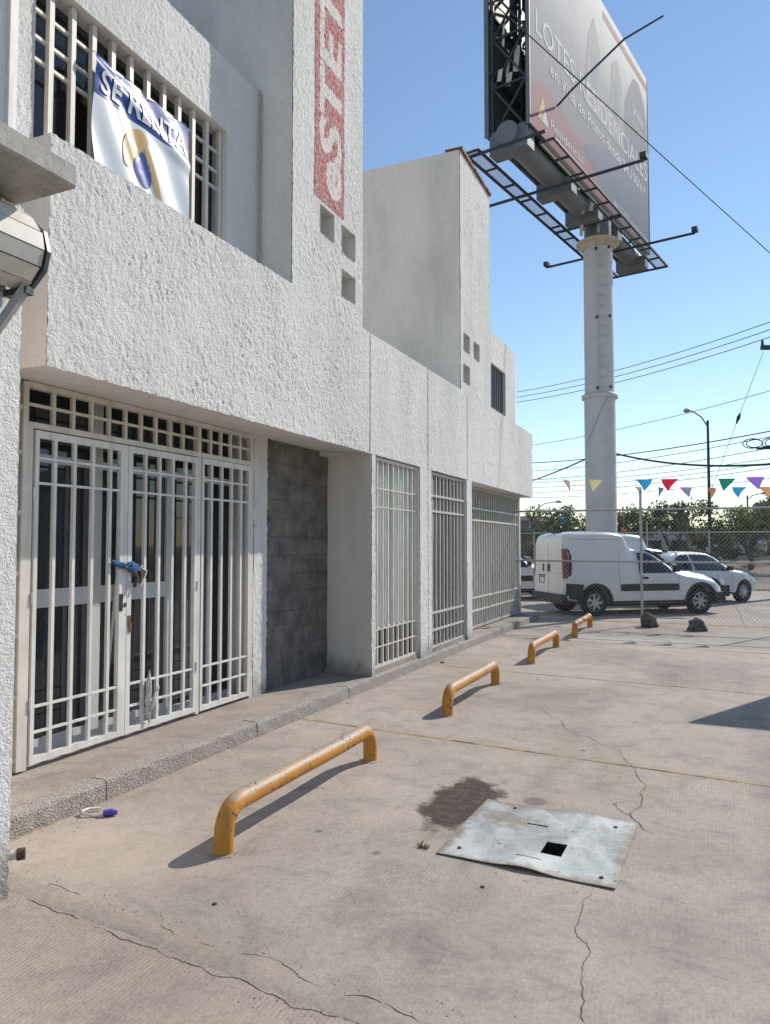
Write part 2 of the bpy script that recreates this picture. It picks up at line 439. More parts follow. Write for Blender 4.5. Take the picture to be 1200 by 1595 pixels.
# ------------------------------------------------------------------ mesh helpers
class MB:
    def __init__(s):
        s.v = []; s.f = []; s.smooth = []
    def add(s, vs, fs, sm=False):
        o = len(s.v)
        s.v += [tuple(p) for p in vs]
        s.f += [tuple(i + o for i in f) for f in fs]
        s.smooth += [sm] * len(fs)
        return s
    def box(s, x0, x1, y0, y1, z0, z1):
        x0, x1 = min(x0, x1), max(x0, x1); y0, y1 = min(y0, y1), max(y0, y1); z0, z1 = min(z0, z1), max(z0, z1)
        vs = [(x, y, z) for z in (z0, z1) for y in (y0, y1) for x in (x0, x1)]
        return s.add(vs, [(0, 2, 3, 1), (4, 5, 7, 6), (0, 1, 5, 4), (2, 6, 7, 3), (0, 4, 6, 2), (1, 3, 7, 5)])
    def tube(s, pts, r, n=8, caps=True, sm=True, square=False):
        pts = [Vector(p) for p in pts]
        rr = r if hasattr(r, '__len__') else [r] * len(pts)
        rings = []; up = None
        for i, p in enumerate(pts):
            a = pts[max(i - 1, 0)]; b = pts[min(i + 1, len(pts) - 1)]
            t = (b - a).normalized()
            if up is None:
                up = Vector((0, 0, 1)) if abs(t.z) < 0.9 else Vector((0, 1, 0))
            side = t.cross(up)
            if side.length < 1e-5:
                side = t.orthogonal()
            side.normalize(); u2 = side.cross(t).normalized(); up = u2
            off = pi / 4 if square else 0
            k = math.sqrt(2) if square else 1
            rings.append([p + (side * cos(2 * pi * j / n + off) + u2 * sin(2 * pi * j / n + off)) * rr[i] * k for j in range(n)])
        vs = [q for ring in rings for q in ring]
        fs = []
        for i in range(len(pts) - 1):
            for j in range(n):
                j2 = (j + 1) % n
                fs.append((i * n + j, i * n + j2, (i + 1) * n + j2, (i + 1) * n + j))
        s.add(vs, fs, sm)
        if caps:
            s.add(rings[0], [tuple(range(n))]); s.add(rings[-1], [tuple(reversed(range(n)))])
        return s
    def bar(s, a, b, w):
        return s.tube([a, b], w / 2, 4, sm=False, square=True)
    def prism(s, poly, axis, a, b):
        """poly: 2-D outline; extruded along axis ('x','y','z') from a to b"""
        def P(u, v, w):
            return {'x': (w, u, v), 'y': (u, w, v), 'z': (u, v, w)}[axis]
        n = len(poly)
        vs = [P(u, v, a) for u, v in poly] + [P(u, v, b) for u, v in poly]
        fs = [tuple(range(n))[::-1], tuple(range(n, 2 * n))] + [(i, (i + 1) % n, n + (i + 1) % n, n + i) for i in range(n)]
        return s.add(vs, fs)
    def build(s, name, mat, parent=None, recalc=True, smooth_angle=None):
        me = bpy.data.meshes.new(name)
        me.from_pydata(s.v, [], s.f)
        if recalc:
            bm = bmesh.new(); bm.from_mesh(me)
            bmesh.ops.recalc_face_normals(bm, faces=bm.faces)
            bm.to_mesh(me); bm.free()
        if any(s.smooth):
            me.polygons.foreach_set('use_smooth', s.smooth)
        if smooth_angle:
            me.polygons.foreach_set('use_smooth', [True] * len(me.polygons))
            me.set_sharp_from_angle(angle=R(smooth_angle))
        me.materials.append(MATS[mat])
        o = bpy.data.objects.new(name, me)
        COL.objects.link(o)
        if parent:
            o.parent = parent
        return o

def tag(o, label=None, cat=None, group=None, kind=None):
    if label: o['label'] = label
    if cat: o['category'] = cat
    if group: o['group'] = group
    if kind: o['kind'] = kind
    return o

def empty(name, loc=(0, 0, 0), rz=0.0):
    o = bpy.data.objects.new(name, None)
    COL.objects.link(o)
    o.location = loc; o.rotation_euler = (0, 0, rz); o.empty_display_size = 0.2
    return o

def copy_tree(o, parent=None):
    c = o.copy(); COL.objects.link(c); c.parent = parent
    for ch in list(o.children):
        copy_tree(ch, c)
    return c

def text_mesh(txt, size, bold=0.0, shear=0.0, extrude=0.0, sx=1.0):
    """flat text as (verts, faces) in the xy plane, baseline at the origin"""
    cu = bpy.data.curves.new('t', 'FONT')
    cu.body = txt; cu.size = size; cu.offset = bold; cu.shear = shear; cu.resolution_u = 3; cu.extrude = extrude
    ob = bpy.data.objects.new('t', cu); COL.objects.link(ob)
    dg = bpy.context.evaluated_depsgraph_get()
    me = bpy.data.meshes.new_from_object(ob.evaluated_get(dg))
    vs = [(v.co.x * sx, v.co.y, v.co.z) for v in me.vertices]; fs = [tuple(p.vertices) for p in me.polygons]
    bpy.data.objects.remove(ob); bpy.data.curves.remove(cu); bpy.data.meshes.remove(me)
    return vs, fs

# rough hand-thrown stucco: real relief from a world-space noise, so neighbouring panels match
def hash2(i, j, s):
    n = (i * 374761393 + j * 668265263 + s * 974634777) & 0xffffffff
    n = ((n ^ (n >> 13)) * 1274126177) & 0xffffffff
    return ((n ^ (n >> 16)) & 0xffff) / 65535.0
def vnoise(u, v, s):
    iu = np.floor(u).astype(np.int64); iv = np.floor(v).astype(np.int64)
    fu = u - iu; fv = v - iv
    fu = fu * fu * (3 - 2 * fu); fv = fv * fv * (3 - 2 * fv)
    a = hash2(iu, iv, s); b = hash2(iu + 1, iv, s); c = hash2(iu, iv + 1, s); d = hash2(iu + 1, iv + 1, s)
    return (a * (1 - fu) + b * fu) * (1 - fv) + (c * (1 - fu) + d * fu) * fv
def relief(u, v, amp):
    wu = u + (vnoise(u * 21, v * 21, 8) - 0.5) * 0.05; wv = v + (vnoise(u * 21, v * 21, 9) - 0.5) * 0.05
    n1 = vnoise(wu * 52, wv * 28, 1); n2 = vnoise(wu * 112, wv * 74, 2); n3 = vnoise(u * 9, v * 7, 3)
    ridge = 1 - np.abs(vnoise(wu * 80, wv * 40, 5) * 2 - 1)            # sharp broken crests left by the sprayed mortar
    cover = np.clip(vnoise(u * 3.1, v * 2.6, 6) * 1.6 - 0.25, 0.25, 1)  # heavier and lighter spray
    blob = np.clip((n1 * 0.6 + n2 * 0.6 - 0.36) * 1.9, 0, 1) ** 0.7
    return amp * ((blob * 0.62 + ridge ** 3 * 0.45) * (0.55 + 0.45 * cover) - 0.5 + (n3 - 0.5) * 0.30)

def stucco_wall(name, parent, axis, c, u0, u1, v0, v1, res=0.014, amp=0.012, holes=(), mat='stucco', depth=0.0):
    """displaced sheet. axis 'x': plane x=c facing +X (u=y); axis 'y': plane y=c facing -Y (u=x). holes: (u0,u1,v0,v1).
    depth>0 adds a plain solid body behind the sheet."""
    def ticks(a, b, br):
        t = sorted(set([a, b] + [q for q in br if a < q < b])); out = []
        for p, q in zip(t, t[1:]):
            k = max(1, int(round((q - p) / res)))
            out += list(np.linspace(p, q, k + 1)[:-1])
        return np.array(out + [b])
    us = ticks(u0, u1, [h for q in holes for h in q[:2]])
    vs = ticks(v0, v1, [h for q in holes for h in q[2:]])
    U, V = np.meshgrid(us, vs, indexing='ij')
    H = relief(U, V, amp) if axis == 'x' else relief(U + 17.3, V, amp)
    edge = np.minimum.reduce([U - u0, u1 - U, V - v0, v1 - V])
    if axis == 'x':
        # ragged arrises at the free ends
        jit = (vnoise(U * 40, V * 40, 7) - 0.5) * 0.010
        co = np.stack([c + H, U + np.where(edge < 1e-6, jit, 0), V + np.where(edge < 1e-6, jit, 0)], -1).reshape(-1, 3)
    else:
        co = np.stack([U, c - H, V], -1).reshape(-1, 3)
    nu, nv = len(us), len(vs)
    I, J = np.meshgrid(np.arange(nu - 1), np.arange(nv - 1), indexing='ij')
    keep = np.ones(I.shape, bool)
    cu = (us[:-1] + us[1:]) / 2; cv = (vs[:-1] + vs[1:]) / 2
    for h in holes:
        keep &= ~(((cu > h[0]) & (cu < h[1]))[:, None] & ((cv > h[2]) & (cv < h[3]))[None, :])
    a = (I * nv + J)[keep]; b = ((I + 1) * nv + J)[keep]; d = (I * nv + J + 1)[keep]; e = ((I + 1) * nv + J + 1)[keep]
    F = np.stack([a, b, e, d], -1)
    me = bpy.data.meshes.new(name)
    me.vertices.add(len(co)); me.vertices.foreach_set('co', co.ravel().astype(np.float32))
    me.loops.add(F.size); me.loops.foreach_set('vertex_index', F.ravel().astype(np.int32))
    me.polygons.add(len(F)); me.polygons.foreach_set('loop_start', (np.arange(len(F)) * 4).astype(np.int32))
    me.polygons.foreach_set('use_smooth', np.ones(len(F), bool))
    me.update(calc_edges=True); me.validate()
    me.materials.append(MATS[mat])
    o = bpy.data.objects.new(name, me); COL.objects.link(o)
    if parent: o.parent = parent
    return o

# ================================================================== THE SETTING
rng = random.Random(5)
PIT = (-1.20, -0.52, 3.80, 4.40)

def J(k, x):                      # the slab joints run a little askew to the facade
    return 6.02 - 0.11 * (x + 3.55) + 3.4 * k

# ground sheet to the horizon (with the inspection pit left open)
g = MB()
o4 = [(-1500, -1500), (1500, -1500), (1500, 1500), (-1500, 1500)]
i4 = [(PIT[0], PIT[2]), (PIT[1], PIT[2]), (PIT[1], PIT[3]), (PIT[0], PIT[3])]
g.add([(x, y, -0.004) for x, y in o4 + i4], [(i, (i + 1) % 4, 4 + (i + 1) % 4, 4 + i) for i in range(4)])
ground = tag(g.build('ground', 'joint_dirt'), kind='structure')

lot = tag(empty('parking_lot'), kind='structure')
def slab(poly, hole=None, mat='yard', name='concrete_slab', z=0.0):
    """bevelled cast slab; poly counter-clockwise"""
    c = Vector((sum(p[0] for p in poly) / 4, sum(p[1] for p in poly) / 4))
    def ins(d):
        out = []
        n = len(poly)
        for i in range(n):
            p = Vector(poly[i]); a = (Vector(poly[i - 1]) - p).normalized(); b = (Vector(poly[(i + 1) % n]) - p).normalized()
            out.append(p + (a + b) * d)
        return out
    m = MB()
    lo = ins(0.0); hi = ins(0.008)
    n = len(poly)
    vs = [(p[0], p[1], z - 0.10) for p in lo] + [(p[0], p[1], z - 0.008) for p in lo] + [(p.x, p.y, z) for p in hi]
    fs = [(i, (i + 1) % n, n + (i + 1) % n, n + i) for i in range(n)] + [(n + i, n + (i + 1) % n, 2 * n + (i + 1) % n, 2 * n + i) for i in range(n)]
    if hole:
        x0, x1, y0, y1 = hole
        h = [(x0, y0), (x1, y0), (x1, y1), (x0, y1)]
        vs += [(x, y, z) for x, y in h] + [(x, y, z - 0.5) for x, y in h]
        q = 3 * n
        fs += [(2 * n + i, 2 * n + (i + 1) % 4, q + (i + 1) % 4, q + i) for i in range(4)]
        fs += [(q + i, q + (i + 1) % 4, q + 4 + (i + 1) % 4, q + 4 + i) for i in range(4)]
    else:
        fs += [tuple(2 * n + i for i in range(n))]
    m.add(vs, fs)
    return m.build(name, mat, lot)

G = 0.010
xs = [-3.50, 1.75, 6.9]
for k in range(-3, 3):
    for x0, x1 in zip(xs, xs[1:]):
        e0 = 0.0
        a, b = x0 + G, x1 - G
        poly = [(a, J(k, a) + G), (b, J(k, b) + G), (b, J(k + 1, b) - G - e0), (a, J(k + 1, a) - G - e0)]
        slab(poly, PIT if (k == -1 and x0 < 0) else None, 'yard_ribbed' if k <= -2 else 'yard')
slab([(-9.0, J(-3, -9)), (-3.5, J(-3, -3.5)), (-3.5, 2.2), (-9.0, 2.2)], name='concrete_slab')
# the yard beyond the fence
for (x0, x1, y0, y1) in ((-9.5, 0.6, 16.35, 22.3), (0.62, 9.0, 16.35, 22.3), (-9.5, 0.6, 22.32, 29.4), (0.62, 9.0, 22.32, 29.4)):
    slab([(x0, y0), (x1, y0), (x1, y1), (x0, y1)])
tag(MB().box(PIT[0] - 0.1, PIT[1] + 0.1, PIT[2] - 0.1, PIT[3] + 0.1, -0.6, -0.45).build('pit_floor', 'pit', lot))

# cracks
def ribbon(path, w, name='crack', mat='crack', z=0.0014, jag=0.022, keep=1.0):
    """thin irregular strip; fractal wander, width that swells and pinches out"""
    r = random.Random(len(path) * 7 + int(path[0][0] * 100))
    pts = [Vector(p) for p in path]
    for lev in range(7):
        out = [pts[0]]
        for p, q in zip(pts, pts[1:]):
            d = (q - p); nrm = Vector((-d.y, d.x))
            if d.length > 0.022: out.append((p + q) / 2 + nrm * r.uniform(-1, 1) * min(0.16, jag * 6))
            out.append(q)
        pts = out
    vs = []; ph = r.uniform(0, 9)
    for i, p in enumerate(pts):
        t = (pts[min(i + 1, len(pts) - 1)] - pts[max(i - 1, 0)]).normalized(); s_ = Vector((-t.y, t.x))
        ww = w * (0.15 + 0.85 * vnoise(np.array([i * 0.21 + ph]), np.array([0.5]), 31)[0]) * r.uniform(0.6, 1.0)
        vs += [(*(p + s_ * ww / 2), z), (*(p - s_ * ww / 2), z)]
    fs = [(2 * i, 2 * i + 1, 2 * i + 3, 2 * i + 2) for i in range(len(pts) - 1) if vnoise(np.array([i * 0.09 + ph]), np.array([7.5]), 33)[0] < keep]
    return MB().add(vs, fs).build(name, mat, lot)
def band(path, w, name, mat, z, rg=1.0):
    """patched mortar strip with ragged edges, laid over a joint"""
    r = random.Random(19); m = MB(); vs = []
    P = [Vector(path[0]).lerp(Vector(path[1]), i / 160) for i in range(161)]
    t = (P[-1] - P[0]).normalized(); s_ = Vector((-t.y, t.x))
    for i, p in enumerate(P):
        a = vnoise(np.array([i * 0.35, i * 0.35 + 50]), np.array([1.5, 4.5]), 41) - 0.5; b = vnoise(np.array([i * 0.06, i * 0.06 + 50]), np.array([1.5, 4.5]), 42) - 0.5
        vs += [(*(p + s_ * (w / 2 + (a[0] * 0.03 + b[0] * 0.05) * rg)), z - 0.004 * rg), (*(p + s_ * w * 0.3), z), (*(p - s_ * w * 0.3), z), (*(p - s_ * (w / 2 + (a[1] * 0.03 + b[1] * 0.05) * rg)), z - 0.004)]
    m.add(vs, [(i * 4 + k, (i + 1) * 4 + k, (i + 1) * 4 + k + 1, i * 4 + k + 1) for i in range(160) for k in range(3)], True)
    return m.build(name, mat, lot)
for k in (0, 1, 2):
    band(((-3.46, J(k, -3.46)), (-0.9, J(k, -0.9))), 0.036, 'joint_filler', 'joint_dirt', 0.0022, 0.45)
    band(((-0.9, J(k, -0.9)), (1.7, J(k, 1.7))), 0.030, 'joint_filler', 'joint_dirt', 0.0022, 0.45)
band(((-3.2, J(-1, -3.2) + 0.0), (1.7, J(-1, 1.7) + 0.0)), 0.13, 'patched_joint', 'patch', 0.003)
ribbon([(-3.05, 2.50), (-2.536, 2.444), (-2.043, 2.387), (-1.583, 2.346), (-1.121, 2.30), (-0.6, 2.23), (0.2, 2.13)], 0.007, jag=0.017, keep=0.70, z=0.0012)
ribbon([(-3.05, 2.62), (-2.5, 2.56), (-1.9, 2.49), (-1.354, 2.43), (-0.9, 2.375), (-0.3, 2.31)], 0.006, jag=0.017, keep=0.60, z=0.0012)
ribbon([(-0.524, 3.556), (-0.54, 3.343), (-0.547, 3.222), (-0.523, 3.149), (-0.479, 3.115), (-0.457, 3.048), (-0.471, 2.946), (-0.461, 2.837), (-0.43, 2.725), (-0.417, 2.609)], 0.006)
ribbon([(-0.512, 5.603), (-0.418, 5.219), (-0.41, 4.868), (-0.444, 4.619), (-0.38, 4.486), (-0.307, 4.416)], 0.009)
ribbon([(-0.445, 4.63), (-0.528, 4.732), (-0.577, 4.831), (-0.509, 4.912), (-0.415, 4.928)], 0.007)
ribbon([(-1.554, 7.285), (-1.208, 6.733), (-0.872, 6.293), (-0.599, 5.822), (-0.512, 5.603)], 0.008)
ribbon([(-3.0, 14.55), (-1.6, 14.35), (-0.5, 14.2), (0.9, 14.05)], 0.03)
ribbon([(-1.9, 13.55), (-0.7, 13.42), (-0.62, 13.2)], 0.03)

m = MB(); r = random.Random(77)
def grain(x, y, q):
    a = r.uniform(0, 6.28); v = [(x + q * cos(a + k * 2.09) * r.uniform(0.6, 1.2), y + q * sin(a + k * 2.09) * r.uniform(0.6, 1.2), 0.0005) for k in range(3)]
    m.add(v + [(x, y, q * r.uniform(0.5, 1.0))], [(0, 1, 3), (1, 2, 3), (2, 0, 3)])
for _ in range(900):
    y = r.uniform(2.6, 15.5); grain(-3.47 + abs(r.gauss(0, 0.10)), y, r.uniform(0.002, 0.006))
for _ in range(900):
    x = r.uniform(-3.1, 1.0); grain(x, J(-1, x) + r.gauss(0, 0.10), r.uniform(0.0015, 0.0055))
for _ in range(500):
    x = r.uniform(-3.4, 1.2); grain(x, J(0, x) + r.gauss(0, 0.05), r.uniform(0.0015, 0.005))
for _ in range(700):
    grain(r.uniform(-3.4, 1.0), r.uniform(2.0, 9.0), r.uniform(0.0012, 0.004))
for _ in range(160):
    a = r.uniform(0, 6.28); grain(-0.86 + 0.52 * cos(a) + r.gauss(0, 0.05), 4.1 + 0.52 * sin(a) + r.gauss(0, 0.05), r.uniform(0.002, 0.006))
tag(m.build('loose_grit', 'joint_dirt', lot), kind='stuff')
# sidewalk with its kerb cast in lengths
walk = tag(empty('sidewalk'), kind='structure')
def kx(y): return -3.515 + 0.006 * (y - 2.4)
m = MB()
ys = [2.46, 7.0, 11.6, 16.1]
m.add([(x, y, z) for y in ys for x, z in ((-4.9, 0.118), (kx(y) - 0.14, 0.118))], [(0, 1, 3, 2), (2, 3, 5, 4), (4, 5, 7, 6)])
m.build('walk_surface', 'sidewalk', walk)
ys = [2.46, 3.62, 5.3, 7.0, 8.9, 10.7, 12.5, 14.3, 16.1]
for a, b in zip(ys, ys[1:]):
    m = MB(); a2, b2 = a + 0.004, b - 0.004
    prof = lambda y: [(kx(y) - 0.145, 0.0), (kx(y) - 0.145, 0.121), (kx(y) - 0.03, 0.121), (kx(y) - 0.008, 0.115), (kx(y), 0.10), (kx(y) + 0.004, -0.01)]
    steps = np.linspace(a2, b2, 14); vs = []
    r = random.Random(int(a * 10))
    for i, y in enumerate(steps):
        for x, z in prof(y):
            j = r.uniform(-0.004, 0.004)
            vs.append((x + j, y, z + (j if z > 0.05 else 0)))
    n = 6
    fs = [(i * n + j, (i + 1) * n + j, (i + 1) * n + j + 1, i * n + j + 1) for i in range(13) for j in range(n - 1)]
    fs += [tuple(range(n)), tuple(13 * n + j for j in range(n))]
    m.add(vs, fs); m.build('kerb_stone', 'kerb', walk)
# end of the sidewalk
m = MB().box(-4.9, kx(16.1) + 0.002, 16.1, 16.22, -0.01, 0.119); m.build('kerb_stone', 'kerb', walk)

# beyond the yard: verge, street, far verge
tag(MB().box(-80, 80, 29.6, 33.5, -0.05, 0.03).build('verge', 'verge_dirt'), kind='structure')
rd = tag(MB().box(-300, 300, 33.6, 42.0, -0.05, 0.0).build('road', 'asphalt'), kind='structure')
for i in range(-6, 7):
    MB().box(i * 9 - 2, i * 9 + 2, 37.74, 37.86, 0.0, 0.006).build('lane_marking', 'white_paint', rd)
m = MB().box(-300, 300, 42.0, 42.25, -0.05, 0.16); tag(m.build('far_kerb', 'slab_grey'), kind='structure')
m = MB()
gx = np.linspace(-110, 70, 61); gy = [42.26, 44, 46, 49, 53, 60, 75, 110]
hz = [0.14, 0.45, 0.7, 0.85, 0.75, 0.45, 0.3, 0.1]
vs = [(x, y, hz[j] + (rng.uniform(-0.12, 0.12) if 0 < j < 7 else 0)) for x in gx for j, y in enumerate(gy)]
m.add(vs, [(i * 8 + j, (i + 1) * 8 + j, (i + 1) * 8 + j + 1, i * 8 + j + 1) for i in range(60) for j in range(7)], True)
tag(m.build('far_verge', 'verge_dirt'), kind='structure')

# ================================================================== THE NEAR SHOP BUILDING
bA = tag(empty('shop_building', (-5, 6, 0)), 'white stucco shop building with the red painted sign on its tower', 'building')
bA_inv = (-5, 6, 0)
def under(o, p):
    """parent without moving: parts are modelled in world coordinates"""
    o.parent = p
    o.location = Vector(o.location) - Vector(p.location)
    return o
class W(MB):
    def build(s, name, mat, parent=None, **kw):
        o = super().build(name, mat, None, **kw)
        return under(o, parent) if parent else o
def wall(name, parent, *a, **k):
    return under(stucco_wall(name, None, *a, **k), parent)

F = -3.5
ZB, ZT = 2.645, 4.03
# fascia lengths, separated by the construction joints
o = wall('fascia_panel', bA, 'x', F, 3.09, 7.544, ZB, ZT, res=0.0095, amp=0.012)
W().prism([(-4.6, 2.74), (F - 0.010, ZB + 0.004), (F - 0.010, ZT - 0.004), (-4.6, ZT - 0.004)], 'y', 3.092, 7.541).build('fascia_core', 'plaster', bA)
wall('fascia_end', bA, 'y', 3.090, -3.90, F - 0.004, ZB, ZT, res=0.02, amp=0.006, mat='beige_plaster')
wall('fascia_panel', bA, 'x', F, 7.564, 9.428, ZB, ZT, res=0.012, amp=0.012)
W().box(-4.6, F - 0.010, 7.567, 9.425, ZB + 0.004, ZT - 0.004).build('fascia_core', 'plaster', bA)
# tower
TY0, TY1 = 5.83, 7.35
vents = [(6.375, 6.65, 4.73, 5.01), (6.842, 7.15, 4.705, 4.99), (6.843, 7.152, 4.24, 4.515)]
wall('tower_wall', bA, 'x', F, TY0, TY1, ZT, 9.6, res=0.011, amp=0.012, holes=vents)
W().box(-8.5, F - 0.012, TY0, TY0 + 0.14, ZT - 0.01, 9.6).build('tower_side', 'tower_plaster', bA)
W().box(-8.5, F - 0.012, TY1 - 0.14, TY1, ZT - 0.01, 9.6).build('tower_side', 'tower_plaster', bA)
W().box(-8.5, F, TY0, TY1, 9.6, 9.72).build('tower_cap', 'slab_grey', bA)
def vent(parent, y0, y1, z0, z1, depth=0.22, x=F):
    m = W(); xb = x - depth; e = 0.004
    m.add([(x + 0.006, y0 - e, z0 - e), (x + 0.006, y1 + e, z0 - e), (x + 0.006, y1 + e, z1 + e), (x + 0.006, y0 - e, z1 + e),
           (xb, y0 - e, z0 - e), (xb, y1 + e, z0 - e), (xb, y1 + e, z1 + e), (xb, y0 - e, z1 + e)],
          [(0, 1, 5, 4), (1, 2, 6, 5), (2, 3, 7, 6), (3, 0, 4, 7), (4, 5, 6, 7)])
    v = m.build('vent_opening', 'plaster', parent, recalc=False)
    f = W(); w = 0.03
    f.box(xb + 0.004, xb + 0.035, y0, y1, z0, z0 + w); f.box(xb + 0.004, xb + 0.035, y0, y1, z1 - w, z1)
    f.box(xb + 0.004, xb + 0.035, y0, y0 + w, z0 + w, z1 - w); f.box(xb + 0.004, xb + 0.035, y1 - w, y1, z0 + w, z1 - w)
    f.box(xb + 0.004, xb + 0.035, (y0 + y1) / 2 - 0.012, (y0 + y1) / 2 + 0.012, z0 + w, z1 - w)
    fo = f.build('vent_frame', 'aluminium'); fo.parent = v; fo.location = -Vector(parent.location) - Vector(v.location)
    p = W().box(xb + 0.002, xb + 0.014, y0 + w, y1 - w, z0 + w, z1 - w).build('vent_pane', 'upper_glass'); p.parent = v
    p.location = -Vector(parent.location) - Vector(v.location)
    return v
for v in vents: vent(bA, *v)

# the painted sign: rough paint on the rough wall, letters reading upwards
def painted_sign():
    y0, y1, z0, z1 = 6.245, 6.885, 5.06, 9.0
    o = wall('painted_sign', bA, 'x', F + 0.0035, y0, y1, z0, z1, res=0.0095, amp=0.012, mat='sign_red')
    me = o.data; me.materials.append(MATS['sign_white'])
    n = len(me.polygons)
    cen = np.empty(n * 3, np.float32); me.polygons.foreach_get('center', cen); cen = cen.reshape(-1, 3)
    vs, fs = text_mesh('eSTETICA', 0.64, bold=0.020, sx=1.06)
    V2 = np.array(vs)
    V2[:, 0] -= V2[:, 0].min()
    k = 3.72 / V2[:, 0].max()
    # text x -> +z, text y -> -y
    TY = 6.80 - (V2[:, 1] - 0.0) * 1.0; TZ = 5.17 + V2[:, 0] * k
    wob = (vnoise(cen[:, 1] * 30, cen[:, 2] * 30, 11) - 0.5) * 0.03
    py = cen[:, 1] + wob; pz = cen[:, 2] + (vnoise(cen[:, 1] * 30, cen[:, 2] * 30, 12) - 0.5) * 0.03
    inside = np.zeros(n, bool)
    for f in fs:
        for t in range(1, len(f) - 1):
            a, b, c = f[0], f[t], f[t + 1]
            d = (TZ[b] - TZ[c]) * (TY[a] - TY[c]) + (TY[c] - TY[b]) * (TZ[a] - TZ[c])
            if abs(d) < 1e-12: continue
            l1 = ((TZ[b] - TZ[c]) * (py - TY[c]) + (TY[c] - TY[b]) * (pz - TZ[c])) / d
            l2 = ((TZ[c] - TZ[a]) * (py - TY[c]) + (TY[a] - TY[c]) * (pz - TZ[c])) / d
            inside |= (l1 >= 0) & (l2 >= 0) & (l1 + l2 <= 1)
    me.polygons.foreach_set('material_index', inside.astype(np.int32))
    o['label'] = 'faded red band painted on the tower with white letters reading upwards'
painted_sign()

# upper wall with the barred window
WIN = (3.27, 5.30, 4.10, 5.28)
wall('upper_wall', bA, 'x', -3.87, 2.90, TY0, ZT - 0.01, 5.93, res=0.011, amp=0.011, holes=[WIN])
W().box(-8.5, -3.88, 2.90, TY0, 5.80, 5.925).build('roof_slab', 'slab_grey', bA)
m = W()   # window reveal
y0, y1, z0, z1 = WIN
m.add([(-3.862, y0, z0), (-3.862, y1, z0), (-3.862, y1, z1), (-3.862, y0, z1), (-4.08, y0, z0), (-4.08, y1, z0), (-4.08, y1, z1), (-4.08, y0, z1)],
      [(0, 1, 5, 4), (1, 2, 6, 5), (2, 3, 7, 6), (3, 0, 4, 7)])
m.build('window_reveal', 'plaster', bA, recalc=False)
wf = W()
for yy in (y0, 3.95, 4.62, y1 - 0.05): wf.box(-4.07, -4.02, yy, yy + 0.05, z0, z1)
for zz in (z0, 4.98, z1 - 0.05): wf.box(-4.068, -4.022, y0 + 0.05, y1 - 0.05, zz, zz + 0.045)
wfo = wf.build('window_frame', 'dark_metal', bA)
for a, b in ((y0 + 0.05, 3.95), (4.0, 4.62), (4.67, y1 - 0.05)):
    for c, d in ((z0 + 0.045, 4.98), (5.025, z1 - 0.05)):
        W().box(-4.052, -4.040, a, b, c, d).build('pane', 'upper_glass', bA)
W().box(-8.5, -4.09, 2.90, TY0, ZT, 5.8).build('upper_room', 'dark_interior', bA)
W().tube([(-3.84, TY0 - 0.03, ZT), (-3.84, TY0 - 0.03, 5.90), (-3.86, TY0 - 0.03, 5.95)], 0.009, 8).build('drain_pipe', 'galvanised', bA)
# ground floor: jamb, column, blocked-up doorway, fin wall, window column
wall('column', bA, 'x', -4.12, 6.16, 6.40, 0.119, 2.70, res=0.014, amp=0.014)
W().box(-4.45, -4.133, 6.162, 6.398, 0.12, 2.72).build('column_core', 'plaster', bA)
wall('fin_wall', bA, 'x', F, 7.60, 7.705, 0.119, ZB - 0.001, res=0.013, amp=0.012)
W().prism([(-3.508, 7.598), (-4.30, 7.806), (-4.30, 7.95), (-3.80, 7.95), (-3.80, 7.70), (-3.512, 7.70)], 'z', 0.119, 2.70).build('fin_side', 'plaster', bA)
wall('column', bA, 'x', F, 9.135, 9.432, 0.119, ZB - 0.001, res=0.016, amp=0.012)
W().box(-4.0, F - 0.011, 9.135, 9.432, 0.12, ZB).build('column_core', 'plaster', bA)
W().box(-4.5, F - 0.03, 7.705, 9.135, 0.02, 0.175).build('window_sill', 'sidewalk', bA)
# grey block infill
inf = W().box(-4.45, -4.162, 6.40, 7.80, 0.12, 2.72).build('infill_wall', 'mortar', bA)
r = random.Random(3)
bw, bh = 0.398, 0.196
blocks = {}
z = 0.122; row = 0
while z < 2.69:
    y = 6.402 - (bw / 2 if row % 2 else 0)
    while y < 7.79:
        a, b = max(y, 6.402), min(y + bw - 0.003, 7.79); t = min(z + bh - 0.003, 2.705)
        if b - a > 0.03:
            px = r.uniform(-0.006, 0.001)
            bb = MB(); e = 0.003
            bb.add([(-4.17, a, z), (-4.17, b, z), (-4.17, b, t), (-4.17, a, t),
                    (-4.155 + px, a + e, z + e), (-4.155 + px, b - e, z + e), (-4.155 + px, b - e, t - e), (-4.155 + px, a + e, t - e)],
                   [(0, 1, 5, 4), (1, 2, 6, 5), (2, 3, 7, 6), (3, 0, 4, 7), (4, 5, 6, 7)])
            ob = bb.build('block', 'block'); ob.parent = inf; ob.location = -Vector(bA.location) - Vector(inf.location)
            ob.location = Vector((0, 0, 0)) - Vector(bA.location) - Vector(inf.location)
        y += bw
    z += bh; row += 1
# body of the building behind
W().box(-12, -4.62, 3.09, 9.43, 0.0, 3.9).build('rear_wall', 'plaster', bA)

